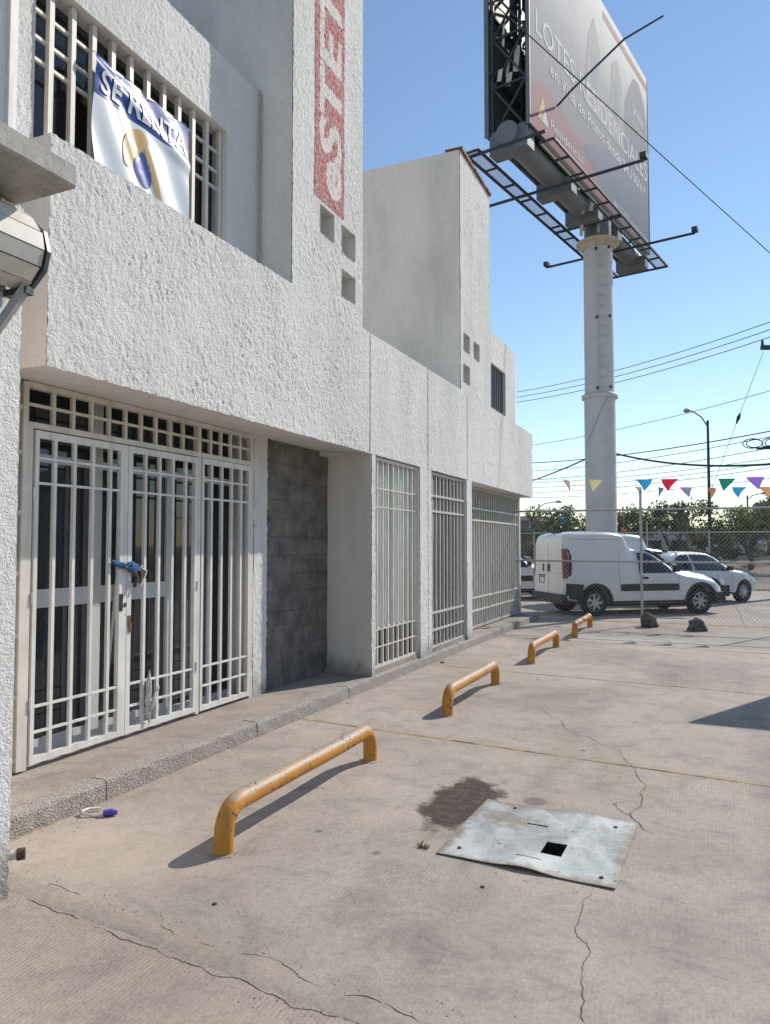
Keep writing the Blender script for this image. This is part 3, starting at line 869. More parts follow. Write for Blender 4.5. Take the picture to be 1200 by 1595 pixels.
# ================================================================== THE FAR SHOP BUILDING
bB = tag(empty('shop_building', (-5, 13, 0)), 'white stucco shop building with blank grey tower side and brown coping', 'building')
wall('fascia_panel', bB, 'x', F, 9.450, 11.240, ZB, ZT, res=0.014, amp=0.012)
W().box(-4.6, F - 0.010, 9.453, 11.237, ZB + 0.004, ZT - 0.004).build('fascia_core', 'plaster', bB)
wall('fascia_panel', bB, 'x', F, 11.262, 15.99, ZB, ZT, res=0.018, amp=0.013)
W().box(-4.6, F - 0.010, 11.265, 15.985, ZB + 0.004, ZT - 0.004).build('fascia_core', 'plaster', bB)
T0, T1, TT = 10.92, 12.63, 7.86
ventsB = [(11.08, 11.38, 4.70, 4.97), (11.62, 11.93, 4.70, 4.97), (11.06, 11.38, 4.19, 4.47)]
WB = (12.66, 13.66, 4.06, 4.86)
wall('tower_wall', bB, 'x', F, T0, T1, ZT, TT, res=0.016, amp=0.013, holes=ventsB)
for v in ventsB: vent(bB, *v, depth=0.16)
W().box(-9.5, F - 0.012, T0, T0 + 0.14, ZT - 0.6, TT).build('tower_side', 'tower_plaster', bB)
W().box(-9.5, F - 0.012, T1 - 0.14, T1, ZT - 0.1, TT).build('tower_side', 'tower_plaster', bB)
W().box(-9.5, F - 0.02, T0 + 0.14, T1 - 0.14, TT - 0.15, TT - 0.01).build('tower_roof', 'slab_grey', bB)
r = random.Random(9)
for i in range(7):                                       # brown coping bricks along the lit edge
    a = T0 + 0.01 + i * 0.245
    W().box(-3.75, F + 0.03 + r.uniform(0, 0.012), a, a + 0.235, TT + 0.001, TT + 0.05 + r.uniform(0, 0.012)).build('coping_brick', 'brown_coping', bB)
wall('upper_wall', bB, 'x', F, T1 + 0.001, 14.47, ZT, 5.45, res=0.03, amp=0.013, holes=[WB])
W().box(-9.5, F - 0.012, 14.32, 14.468, ZT, 5.44).build('upper_side', 'plaster', bB)
W().box(-9.5, F - 0.012, T1, 14.32, 5.30, 5.44).build('roof_slab', 'slab_grey', bB)
vent(bB, *WB, depth=0.2)
wall('column', bB, 'x', F, 9.446, 9.58, 0.119, ZB - 0.001, res=0.02, amp=0.012)
W().box(-4.0, F - 0.011, 9.448, 9.578, 0.12, ZB).build('column_core', 'plaster', bB)
wall('column', bB, 'x', F, 11.195, 11.47, 0.119, ZB - 0.001, res=0.02, amp=0.012)
W().box(-4.2, F - 0.011, 11.197, 11.468, 0.12, ZB).build('column_core', 'plaster', bB)
W().box(-4.5, F - 0.03, 9.58, 11.195, 0.02, 0.16).build('window_sill', 'sidewalk', bB)
W().box(-4.3, -3.78, 15.88, 15.985, 0.12, ZB).build('end_pier', 'plaster', bB)
W().box(-12, -4.62, 9.45, 15.98, 0.0, 3.9).build('rear_wall', 'plaster', bB)

# ================================================================== GATES, GRILLES AND GLAZING
def child(mb, name, mat, parent):
    """parts in world coordinates under a thing or part whose chain of parents has plain offsets"""
    o = MB.build(mb, name, mat)
    off = Vector((0, 0, 0)); p = parent
    while p is not None:
        off += Vector(p.location); p = p.parent
    o.parent = parent; o.location = -off
    return o

def vbar(y, z0, z1, x, w):
    return MB().box(x - w / 2, x + w / 2, y - w / 2, y + w / 2, z0, z1)
def hrod(y0, y1, z, x, w):
    return MB().box(x - w / 2, x + w / 2, y0, y1, z - w / 2, z + w / 2)

GX = -4.15
gate = tag(empty('security_gate', (GX, 4.8, 0.12)), 'large cream barred double gate with a transom grid under the fascia', 'gate')
fr = MB()
fr.box(GX - 0.03, GX + 0.03, 3.375, 3.435, 0.12, 2.70); fr.box(GX - 0.03, GX + 0.03, 3.465, 3.505, 0.135, 2.69)
fr.box(GX - 0.03, GX + 0.03, 6.10, 6.15, 0.12, 2.70); fr.box(GX - 0.029, GX + 0.029, 3.505, 6.10, 2.655, 2.695)
fr.box(GX - 0.029, GX + 0.029, 5.285, 5.325, 0.13, 2.655); fr.box(GX - 0.028, GX + 0.028, 3.505, 3.545, 0.13, 2.385)
for z in (0.2, 0.6, 1.0, 1.4, 1.8, 2.2, 2.5): fr.box(GX - 0.02, GX + 0.02, 3.435, 3.465, z, z + 0.03)
child(fr, 'frame', 'cream_paint', gate)
# transom grid
tr = child(MB().box(GX - 0.028, GX + 0.028, 3.505, 6.10, 2.385, 2.425), 'transom', 'cream_paint', gate)
ys1 = [3.555 + 0.172 * i for i in range(1, 10)] + [5.335 + 0.153 * i for i in range(1, 5)]
for y in ys1: child(vbar(y, 2.425, 2.655, GX, 0.027), 'bar', 'cream_paint', tr)
child(hrod(3.505, 5.285, 2.545, GX + 0.004, 0.02), 'rod', 'cream_paint', tr)
child(hrod(5.335, 6.10, 2.545, GX + 0.004, 0.02), 'rod', 'cream_paint', tr)
def leaf(y0, y1, bars, z0, z1, wide_left=0.05, wide_right=0.05, name='gate_leaf', x=GX + 0.012):
    m = MB()
    m.box(x - 0.02, x + 0.02, y0, y0 + wide_left, z0, z1); m.box(x - 0.02, x + 0.02, y1 - wide_right, y1, z0, z1)
    m.box(x - 0.019, x + 0.019, y0 + wide_left, y1 - wide_right, z0, z0 + 0.045); m.box(x - 0.019, x + 0.019, y0 + wide_left, y1 - wide_right, z1 - 0.05, z1)
    lf = child(m, name, 'white_paint', gate)
    for y in bars: child(vbar(y, z0 + 0.045, z1 - 0.05, x, 0.026), 'bar', 'white_paint', lf)
    for z in (0.36, 0.53, 2.02, 2.19):
        child(hrod(y0 + wide_left, y1 - wide_right, z, x + 0.006, 0.017), 'rod', 'white_paint', lf)
    return lf
lf1 = leaf(3.565, 4.425, [3.565 + 0.172 * i for i in range(1, 5)], 0.155, 2.375, 0.03, 0.075)
lf2 = leaf(4.432, 5.280, [4.47 + 0.165 * i for i in range(1, 5)], 0.155, 2.375, 0.045, 0.035)
lf3 = leaf(5.340, 6.095, [5.34 + 0.153 * i for i in range(1, 5)], 0.145, 2.380, 0.03, 0.03, 'side_panel')
for z in (0.55, 1.25, 1.95):
    for y in (3.56, 5.283):
        child(MB().tube([(GX + 0.034, y, z - 0.04), (GX + 0.034, y, z + 0.04)], 0.010, 8), 'hinge', 'white_paint', gate)
child(MB().box(GX + 0.033, GX + 0.037, 4.44, 4.475, 0.98, 1.06).box(GX + 0.0365, GX + 0.040, 4.45, 4.48, 0.93, 1.0), 'rust_patch', 'rust', lf2)
child(MB().box(GX + 0.033, GX + 0.036, 4.345, 4.385, 1.10, 1.23).box(GX + 0.033, GX + 0.037, 4.40, 4.42, 1.13, 1.16), 'lock_hole', 'black_plastic', lf1)

# glazed shop front behind the gate
sf = tag(empty('glazed_shopfront', (-4.36, 4.8, 0.12)), 'white aluminium glass shopfront behind the double gate', 'glass door')
m = MB(); X0, X1 = -4.37, -4.325
for y, w in ((3.38, 0.06), (4.28, 0.09), (5.12, 0.07), (5.70, 0.05), (6.10, 0.05)): m.box(X0, X1, y, y + w, 0.12, 2.70)
for a, b in ((3.44, 4.28), (4.37, 5.12)):
    m.box(X0 + 0.003, X1 - 0.003, a, b, 1.16, 1.29); m.box(X0 + 0.003, X1 - 0.003, a, b, 0.12, 0.25); m.box(X0 + 0.003, X1 - 0.003, a, b, 2.19, 2.25)
for a, b in ((5.19, 5.70), (5.75, 6.10)):
    m.box(X0 + 0.003, X1 - 0.003, a, b, 0.12, 0.20); m.box(X0 + 0.003, X1 - 0.003, a, b, 2.19, 2.25)
child(m, 'door_frame', 'aluminium', sf)
for a, b in ((3.44, 4.28), (4.37, 5.12)):
    for c, d in ((0.25, 1.16), (1.29, 2.19), (2.25, 2.70)):
        child(MB().box(X0 + 0.016, X0 + 0.024, a, b, c, d), 'pane', 'shop_glass', sf)
for a, b in ((5.19, 5.70), (5.75, 6.10)):
    for c, d in ((0.20, 2.19), (2.25, 2.70)):
        child(MB().box(X0 + 0.016, X0 + 0.024, a, b, c, d), 'pane', 'shop_glass', sf)
# pale hanging blind strips seen through the glass, and a leaning rod
for i, (a, b) in enumerate(((4.02, 4.06), (4.20, 4.27), (5.03, 5.10), (5.40, 5.44), (5.62, 5.70), (5.88, 5.97))):
    child(MB().box(X0 + 0.026, X0 + 0.030, a, b, 0.26 if i < 4 else 0.21, 2.185), 'blind_strip', 'room_grey', sf)
child(MB().tube([(X0 + 0.06, 4.42, 0.40), (X0 + 0.06, 4.60, 2.05)], 0.012, 8), 'leaning_rod', 'aluminium', sf)

def grille(name, label, y0, y1, z0, z1, x, n, w, rods, mat, cat='window grille', frame=0.035, rod=0.022):
    t = tag(empty(name, (x, (y0 + y1) / 2, z0)), label, cat)
    m = MB(); f = frame
    m.box(x - 0.02, x + 0.02, y0, y0 + f, z0, z1); m.box(x - 0.02, x + 0.02, y1 - f, y1, z0, z1)
    m.box(x - 0.019, x + 0.019, y0 + f, y1 - f, z0, z0 + f); m.box(x - 0.019, x + 0.019, y0 + f, y1 - f, z1 - f, z1)
    child(m, 'frame', mat, t)
    for i in range(1, n + 1):
        child(vbar(y0 + (y1 - y0) * i / (n + 1), z0 + f, z1 - f, x, w), 'bar', mat, t)
    for z in rods:
        child(hrod(y0 + f, y1 - f, z, x + 0.012, rod), 'rod', mat, t)
    return t
grille('window_grille', 'white barred grille over the pale frosted shop window', 7.712, 9.128, 0.18, 2.635, -3.56, 8, 0.028, (0.42, 0.62, 2.05, 2.27), 'cream_paint', rod=0.014)
grille('window_grille', 'grey barred grille with white rods over the dark shop window', 9.587, 11.188, 0.17, 2.63, -3.56, 9, 0.028, (0.42, 0.66, 2.08, 2.30), 'grey_paint', rod=0.03)
def pane_window(label, y0, y1, z0, z1, x, mat, splits, cols):
    t = tag(empty('shop_window', (x, (y0 + y1) / 2, z0)), label, 'window')
    m = MB(); ysp = [y0 + (y1 - y0) * i / cols for i in range(cols + 1)]; zs = [z0] + splits + [z1]
    for y in ysp: m.box(x, x + 0.04, max(y - 0.022, y0), min(y + 0.022, y1), z0, z1)
    for z in zs: m.box(x + 0.002, x + 0.038, y0 + 0.022, y1 - 0.022, max(z - 0.022, z0), min(z + 0.022, z1))
    child(m, 'window_frame', 'aluminium', t)
    for a, b in zip(ysp, ysp[1:]):
        for c, d in zip(zs, zs[1:]):
            child(MB().box(x + 0.012, x + 0.020, a + 0.02, b - 0.02, c + 0.02, d - 0.02), 'pane', mat if c > z0 + 0.01 or mat != 'film_glass' else 'shop_glass', t)
pane_window('tall pale frosted shop window between two stucco columns', 7.712, 9.128, 0.18, 2.635, -3.64, 'film_glass', [0.62], 2)
pane_window('tall dark shop window left of the last recessed gate', 9.587, 11.188, 0.17, 2.63, -3.70, 'shop_glass', [2.1], 2)
g3 = tag(empty('security_gate', (-3.83, 13.7, 0.12)), 'long grey barred gate at the far end of the building', 'gate')
x3 = -3.83
child(MB().box(x3 - 0.02, x3 + 0.02, 11.475, 11.53, 0.13, ZB).box(x3 - 0.02, x3 + 0.02, 15.82, 15.875, 0.13, ZB).box(x3 - 0.019, x3 + 0.019, 11.53, 15.82, 0.14, 0.19).box(x3 - 0.019, x3 + 0.019, 11.53, 15.82, ZB - 0.05, ZB), 'frame', 'grey_paint', g3)
for i in range(1, 27):
    child(vbar(11.50 + 4.35 * i / 27, 0.19, ZB - 0.05, x3, 0.036), 'bar', 'grey_paint', g3)
for z in (0.45, 0.68, 2.05, 2.26): child(hrod(11.53, 15.82, z, x3 + 0.014, 0.03), 'rod', 'cream_paint', g3)
child(MB().box(x3 + 0.02, x3 + 0.06, 11.72, 11.86, 1.20, 1.30).box(x3 + 0.02, x3 + 0.05, 11.75, 11.80, 0.95, 1.20), 'lock_box', 'galvanised', g3)
s3 = tag(empty('shop_window', (-4.1, 13.7, 0.12)), 'grey metal sheeted shopfront behind the far gate', 'shopfront')
m = MB()
for i in range(9):
    a = 11.475 + i * 0.489; m.box(-4.06, -4.03, a, a + 0.484, 0.12, 2.1)
child(m, 'sheet_panel', 'grey_paint', s3)
child(MB().box(-4.07, -4.04, 11.475, 15.88, 2.105, ZB), 'transom_pane', 'upper_glass', s3)

gb = tag(empty('window_grille', (-3.54, 13.16, 4.06)), 'dark vertical bars over the small upper window of the far building', 'window grille')
for i in range(8): child(vbar(12.73 + i * 0.123, 4.06, 4.86, -3.545, 0.022), 'bar', 'chrome_dark', gb)
cu = tag(MB().box(-3.66, -3.655, 12.69, 12.95, 4.07, 4.84).build('curtain', 'rag'), 'pale curtain hanging in the small upper window', 'curtain')
wg = tag(empty('window_grille', (-3.93, 4.3, 4.1)), 'white vertical bars across the upper window', 'window grille')
for i in range(11): child(vbar(5.272 - 0.183 * i, 4.105, 5.275, -3.93, 0.038), 'bar', 'cream_paint', wg)
for z in (4.75, 4.90, 5.08): child(hrod(3.28, 5.29, z, -3.942, 0.022), 'rod', 'cream_paint', wg)

# ================================================================== NEIGHBOUR AT THE LEFT EDGE
nb = tag(empty('neighbour_building', (-4, 1.2, 0)), 'neighbouring building with rough white pier and grey concrete canopy at the left edge', 'building')
wall('pier', nb, 'x', -2.95, 2.335, 2.455, 0.0, 3.2, res=0.009, amp=0.007)
W().box(-4.2, -2.968, 2.20, 2.45, 0.0, 3.2).build('pier_core', 'plaster', nb)
wall('pier_flank', nb, 'y', 2.335, -4.0, -2.95, 0.0, 3.2, res=0.05, amp=0.006, mat='plaster')
W().box(-4.2, -2.99, -3.0, 1.2, 2.62, 3.2).build('lintel_wall', 'plaster', nb)
m = W(); r = random.Random(4)
yy = np.linspace(-3.0, 2.43, 60); vs = []
for y in yy:
    j = r.uniform(-0.004, 0.004)
    vs += [(-3.9, y, 3.20), (-2.6 + j, y, 3.215 + j), (-2.592 + j, y, 3.225), (-2.6 - j, y, 3.318), (-2.615, y, 3.325), (-3.9, y, 3.325)]
m.add(vs, [(i * 6 + j, (i + 1) * 6 + j, (i + 1) * 6 + (j + 1) % 6, i * 6 + (j + 1) % 6) for i in range(59) for j in range(6)] + [tuple(range(6)), tuple(59 * 6 + j for j in range(6))])
m.build('canopy_slab', 'slab_grey', nb)
wall('upper_wall', nb, 'x', -3.80, -3.0, 3.02, 3.33, 7.5, res=0.06, amp=0.006, mat='plaster')
W().box(-8, -3.82, -3.0, 3.02, 3.33, 7.5).build('upper_core', 'plaster', nb)
W().box(-3.82, -3.775, 3.02, 3.075, 3.33, 7.5).build('corner_trim', 'white_paint', nb)
W().box(-8, -3.90, 2.45, 3.085, 0.0, 3.6).build('side_wall', 'beige_plaster', nb)
W().box(-8, -4.25, 2.45, 3.37, 0.12, 2.72).build('inner_jamb', 'cream_paint', nb)

rs = tag(empty('rolling_shutter', (-2.9, 1.2, 2.9)), 'grey rolling shutter with curved slatted hood under the concrete canopy', 'shutter')
prof = [(-2.99, 3.17), (-2.885, 3.15), (-2.80, 3.095), (-2.745, 3.02), (-2.725, 2.93), (-2.745, 2.855), (-2.80, 2.795), (-2.885, 2.765)]
mats = ['cream_paint'] * 3 + ['grey_paint'] * 2 + ['cream_paint'] * 2
for i, (p, q) in enumerate(zip(prof, prof[1:])):
    p = Vector((p[0], 0, p[1])); q = Vector((q[0], 0, q[1])); d = (q - p); nrm = Vector((-d.z, 0, d.x)).normalized()
    if nrm.x < 0: nrm = -nrm
    g_ = d.normalized() * 0.004
    a, b = p + g_, q - g_
    m = MB(); y0, y1 = -3.0, 2.385 - 0.004 * (i % 3)
    quad = [a, b, b - nrm * 0.02, a - nrm * 0.02]
    m.add([(v.x, y, v.z) for y in (y0, y1) for v in quad], [(0, 1, 5, 4), (1, 2, 6, 5), (2, 3, 7, 6), (3, 0, 4, 7), (0, 3, 2, 1), (4, 5, 6, 7)])
    child(m, 'hood_slat', mats[i], rs)
m = MB(); pr2 = [(-2.93, 3.145), (-2.83, 3.10), (-2.745, 3.03), (-2.717, 2.93), (-2.74, 2.845), (-2.82, 2.775), (-2.9, 2.75), (-2.93, 2.80)]
m.prism(pr2, 'y', 2.392, 2.412); child(m, 'end_cap', 'chrome_dark', rs)
child(MB().tube([(-2.94, -3.0, 2.93), (-2.94, 2.36, 2.93)], 0.11, 14), 'roller', 'dark_metal', rs)
child(MB().bar((-2.80, 2.36, 2.775), (-2.93, 2.30, 2.56), 0.035), 'bracket', 'galvanised', rs)
child(MB().box(-2.93, -2.79, 2.34, 2.385, 2.735, 2.765), 'bracket_plate', 'dark_metal', rs)
child(MB().box(-3.0, -2.935, 2.255, 2.33, 0.0, 2.75).box(-2.945, -2.925, 2.315, 2.332, 0.0, 2.75), 'guide_channel', 'aluminium', rs)
m = MB()
for i in range(34): m.box(-2.985, -2.972, -3.0, 2.25, 0.02 + i * 0.08, 0.095 + i * 0.08)
child(m, 'curtain', 'aluminium', rs)

pp = tag(MB().tube([(-3.14, 2.475, -0.02), (-3.14, 2.50, 0.08), (-3.13, 2.53, 0.115), (-3.06, 2.60, 0.12)], [0.022, 0.022, 0.022, 0.022], 10).build('pipe_stub', 'rag'), 'short capped pipe stub sticking out low behind the white pier', 'pipe')
child(MB().tube([(-3.066, 2.594, 0.12), (-3.04, 2.62, 0.121)], 0.028, 10), 'pipe_cap', 'brown_metal', pp)

# ================================================================== WHEEL-STOP RAILS
def rail(y0, y1, x, h, label):
    t = tag(empty('barrier_rail', (x, (y0 + y1) / 2, 0)), label, 'barrier', 'orange wheel-stop rails')
    rad = 0.052; bend = 0.14; pts = []; L = (y1 - y0) / 2 - rad
    pts.append((0, -L, -0.02)); pts.append((0, -L, h - rad - bend))
    for i in range(1, 8):
        a = i / 8 * pi / 2; pts.append((0, -L + bend * (1 - cos(a)), h - rad - bend + bend * sin(a)))
    pts.append((0, -L + bend, h - rad))
    for q in (-0.45, -0.15, 0.15, 0.45): pts.append((0.003 * (1 if q > 0 else -1), L * q, h - rad - 0.004))
    mir = [(px, -py, pz) for px, py, pz in reversed(pts[:10])]
    m = MB().tube(pts + mir, rad, 18)
    m.build('pipe', 'orange_pipe', t)
    for sgn in (-1, 1):
        c = MB(); n = 14; rr = random.Random(int(y0 * 10) + sgn)
        ring = [(cos(2 * pi * i / n) * (0.075 + rr.uniform(-0.012, 0.02)), sgn * L + sin(2 * pi * i / n) * (0.075 + rr.uniform(-0.012, 0.02)), 0.002) for i in range(n)]
        top = [(px * 0.72, sgn * L + (py - sgn * L) * 0.72, 0.007) for px, py, pz in ring]
        c.add(ring + top, [(i, (i + 1) % n, n + (i + 1) % n, n + i) for i in range(n)] + [tuple(n + i for i in range(n))])
        c.build('footing', 'sidewalk', t)
    return t
rail(3.20, 5.12, -2.345, 0.285, 'nearest orange pipe rail, worn bare along its top')
rail(6.63, 8.44, -2.29, 0.285, 'second orange pipe rail from the camera, beside the pale frosted window')
rail(10.0, 11.86, -2.24, 0.285, 'third orange pipe rail, second from the chain-link fence')
rail(13.1, 15.0, -2.17, 0.285, 'farthest orange pipe rail, just before the chain-link fence')

# ================================================================== STEEL PLATE
def plate():
    x0, x1, y0, y1 = -1.315, -0.415, 3.66, 4.55
    hx0, hx1, hy0, hy1 = -0.825, -0.715, 3.90, 4.07
    slots = [(-0.99, -0.87, 4.265, 4.285), (-0.93, -0.80, 3.80, 3.812)]
    bx = sorted({x0, x1, hx0, hx1, *[s[0] for s in slots], *[s[1] for s in slots]}); by = sorted({y0, y1, hy0, hy1, *[s[2] for s in slots], *[s[3] for s in slots]})
    def fill(t):
        out = []
        for a, b in zip(t, t[1:]):
            k = max(1, int((b - a) / 0.03)); out += list(np.linspace(a, b, k + 1)[:-1])
        return out + [t[-1]]
    ux, uy = fill(bx), fill(by)
    def zz(x, y):
        u = (x - x0) / (x1 - x0); v = (y - y0) / (y1 - y0)
        h = 0.006 + 0.016 * math.exp(-((u - 0.50) / 0.14) ** 2 - (v / 0.22) ** 2) + 0.006 * math.exp(-((u - 0.62) / 0.2) ** 2 - ((v - 1) / 0.2) ** 2)
        return h + 0.003 * sin(7 * u + 3 * v) + 0.004 * (vnoise(np.array([x * 6.0]), np.array([y * 6.0]), 21)[0] - 0.5)
    def shear(x, y): return (x + 0.012 * sin(y * 3), y + 0.05 * (0.5 - (x - x0) / (x1 - x0)), 0)
    m = MB(); vs = []; idx = {}
    for i, x in enumerate(ux):
        for j, y in enumerate(uy):
            p = shear(x, y); idx[i, j] = len(vs); vs.append((p[0], p[1], zz(x, y) + 0.003))
    nv = len(vs)
    vs += [(a, b, c - 0.004) for a, b, c in vs]
    fs = []; cells = set()
    for i in range(len(ux) - 1):
        for j in range(len(uy) - 1):
            cx, cy = (ux[i] + ux[i + 1]) / 2, (uy[j] + uy[j + 1]) / 2
            if hx0 < cx < hx1 and hy0 < cy < hy1: continue
            if any(s[0] < cx < s[1] and s[2] < cy < s[3] for s in slots): continue
            cells.add((i, j))
    for (i, j) in cells:
        a, b, c, d = idx[i, j], idx[i + 1, j], idx[i + 1, j + 1], idx[i, j + 1]
        fs.append((a, b, c, d)); fs.append((nv + d, nv + c, nv + b, nv + a))
        for (di, dj, p, q) in ((0, -1, a, b), (1, 0, b, c), (0, 1, c, d), (-1, 0, d, a)):
            if (i + di, j + dj) not in cells: fs.append((p, nv + p, nv + q, q))
    m.add(vs, fs)
    o = m.build('steel_plate', 'sheet_steel', recalc=False, smooth_angle=35)
    tag(o, 'bent galvanised steel plate with square hole covering a floor pit', 'metal plate')
    for (x, y) in ((-1.22, 3.76), (-0.49, 3.74), (-1.12, 4.48), (-0.52, 4.42)):
        p = shear(x, y); z = zz(x, y) + 0.003
        MB().tube([(p[0], p[1], z - 0.001), (p[0], p[1], z + 0.006)], 0.011, 6, sm=False).build('bolt', 'brown_metal', o)
    return o
plate()
wd = tag(empty('weed_tuft', (-1.42, 3.74, 0)), 'tiny dry weed tuft beside the steel plate', 'weed')
m = MB(); r = random.Random(8)
for i in range(40):
    a = r.uniform(0, 2 * pi); l = r.uniform(0.02, 0.05); b = Vector((r.uniform(-0.03, 0.03), r.uniform(-0.02, 0.02), 0)); e = b + Vector((cos(a) * l, sin(a) * l, r.uniform(0.008, 0.03))); s = Vector((-sin(a), cos(a), 0)) * 0.004
    m.add([b - s, b + s, e], [(0, 1, 2)])
m.build('blades', 'leaf_dry', wd)

# litter by the kerb: a clear ring-pull strip with a blue cap
lt = tag(empty('litter', (-3.39, 3.40, 0)), 'crumpled clear plastic strip with blue tip lying by the kerb', 'litter')
m = MB().tube([(-0.0, 0.06, 0.015), (-0.05, 0.02, 0.02), (-0.055, -0.04, 0.022), (-0.02, -0.06, 0.018), (0.05, -0.03, 0.007), (0.10, 0.0, 0.02)], [0.008, 0.010, 0.011, 0.009, 0.008, 0.010], 6)
m.build('plastic_strip', 'clear_plastic', lt)
MB().tube([(0.085, -0.01, 0.02), (0.12, 0.02, 0.022), (0.15, 0.035, 0.02)], [0.018, 0.022, 0.012], 8).build('blue_tip', 'cap_blue', lt)
r = random.Random(12)
for x, y, lb in ((-2.05, 2.78, 'small pebble left of the nearest rail foot shadow'), (-1.0, 3.42, 'small pebble in front of the steel plate'), (-1.9, 8.85, 'small pebble on the joint beyond the second rail'), (-3.36, 9.6, 'brown pebble at the kerb below the dark shop window')):
    m = MB(); n = 9; s_ = 0.012 if y < 9 else 0.035
    ring = [(cos(2 * pi * k / n) * s_ * r.uniform(0.7, 1.2), sin(2 * pi * k / n) * s_ * r.uniform(0.7, 1.2), -0.001) for k in range(n)]
    mid = [(a_ * 0.85, b_ * 0.85, s_ * 0.45) for a_, b_, _ in ring]
    m.add(ring + mid + [(0, 0, s_ * 0.6)], [(k, (k + 1) % n, n + (k + 1) % n, n + k) for k in range(n)] + [(n + k, n + (k + 1) % n, 2 * n) for k in range(n)], True)
    o = m.build('pebble', 'bark'); o.location = (x, y, 0); tag(o, lb, 'pebble', 'pebbles on the yard')

# blue rag and padlock tied round the gate stile, white rag lower down
def wad(name, label, cat, pts, rad, mat, seed, loc):
    r = random.Random(seed); m = MB(); n = 10
    P = []
    for p, q in zip(pts, pts[1:]):
        for i in range(4): P.append(Vector(p).lerp(Vector(q), i / 4) + Vector((r.uniform(-1, 1), r.uniform(-1, 1), r.uniform(-1, 1))) * rad * 0.25)
    P.append(Vector(pts[-1]))
    m.tube(P, [rad * r.uniform(0.7, 1.25) for _ in P], n)
    o = m.build(name, mat); o.location = loc
    if label: tag(o, label, cat)
    return o
def crumple(name, mat, sx, sy, sz, seed, loc, fine=5.0):
    from mathutils import noise as mn
    bm = bmesh.new(); bmesh.ops.create_icosphere(bm, subdivisions=5, radius=1.0); off = Vector((seed * 3.1, seed * 1.7, seed))
    for v in bm.verts:
        n = v.co.normalized()
        d = 1 + 0.45 * mn.noise(n * 1.5 + off) - 0.42 * abs(mn.noise(n * 2.6 + off)) - 0.28 * abs(mn.noise(n * fine + off))
        v.co = Vector((n.x * d * sx, n.y * d * sy, n.z * d * sz))
    me = bpy.data.meshes.new(name); bm.to_mesh(me); bm.free(); me.polygons.foreach_set('use_smooth', [True] * len(me.polygons)); me.materials.append(MATS[mat])
    o = bpy.data.objects.new(name, me); COL.objects.link(o); o.location = loc
    return o
rk = tag(crumple('rag_knot', 'cloth_blue', 0.036, 0.080, 0.04, 2, (GX + 0.055, 4.46, 1.43)), 'blue rag tied around the middle of the double gate', 'rag')
rk2 = crumple('rag_tail', 'cloth_blue', 0.025, 0.085, 0.026, 5, (-0.015, -0.12, 0.025)); rk2.parent = rk; rk2.rotation_euler = (R(-12), 0, 0)
pk = tag(empty('padlock', (GX + 0.06, 4.56, 1.40)), 'rusty brown padlock hanging beside the blue rag', 'padlock')
MB().box(-0.018, 0.018, -0.03, 0.03, -0.06, 0.0).build('body', 'brown_metal', pk)
MB().tube([(0, -0.02, 0), (0, -0.02, 0.025), (0, 0, 0.04), (0, 0.02, 0.025), (0, 0.02, 0)], 0.005, 6).build('shackle', 'galvanised', pk)
MB().tube([(0.0, -0.10, 0.0), (0.01, -0.06, -0.05), (0.01, -0.09, -0.12)], 0.016, 8).build('second_lock', 'brown_metal', pk)
wr = tag(crumple('white_rag', 'rag', 0.022, 0.026, 0.19, 4, (GX + 0.05, 4.665, 0.40), 7.0), 'dirty white rag hanging from the bottom bars of the gate', 'rag')
wr2 = crumple('rag_tail', 'rag', 0.016, 0.020, 0.10, 9, (0.015, 0.055, -0.02), 7.0); wr2.parent = wr; wr2.rotation_euler = (R(-28), 0, 0)
wc = wad('white_cord', None, None, [(0, 0.02, 0.02), (0.01, 0.06, 0.0), (0.015, 0.03, -0.05), (0.012, -0.01, -0.12)], 0.009, 'rag', 7, (0.005, 0.08, -0.03)); wc.parent = rk

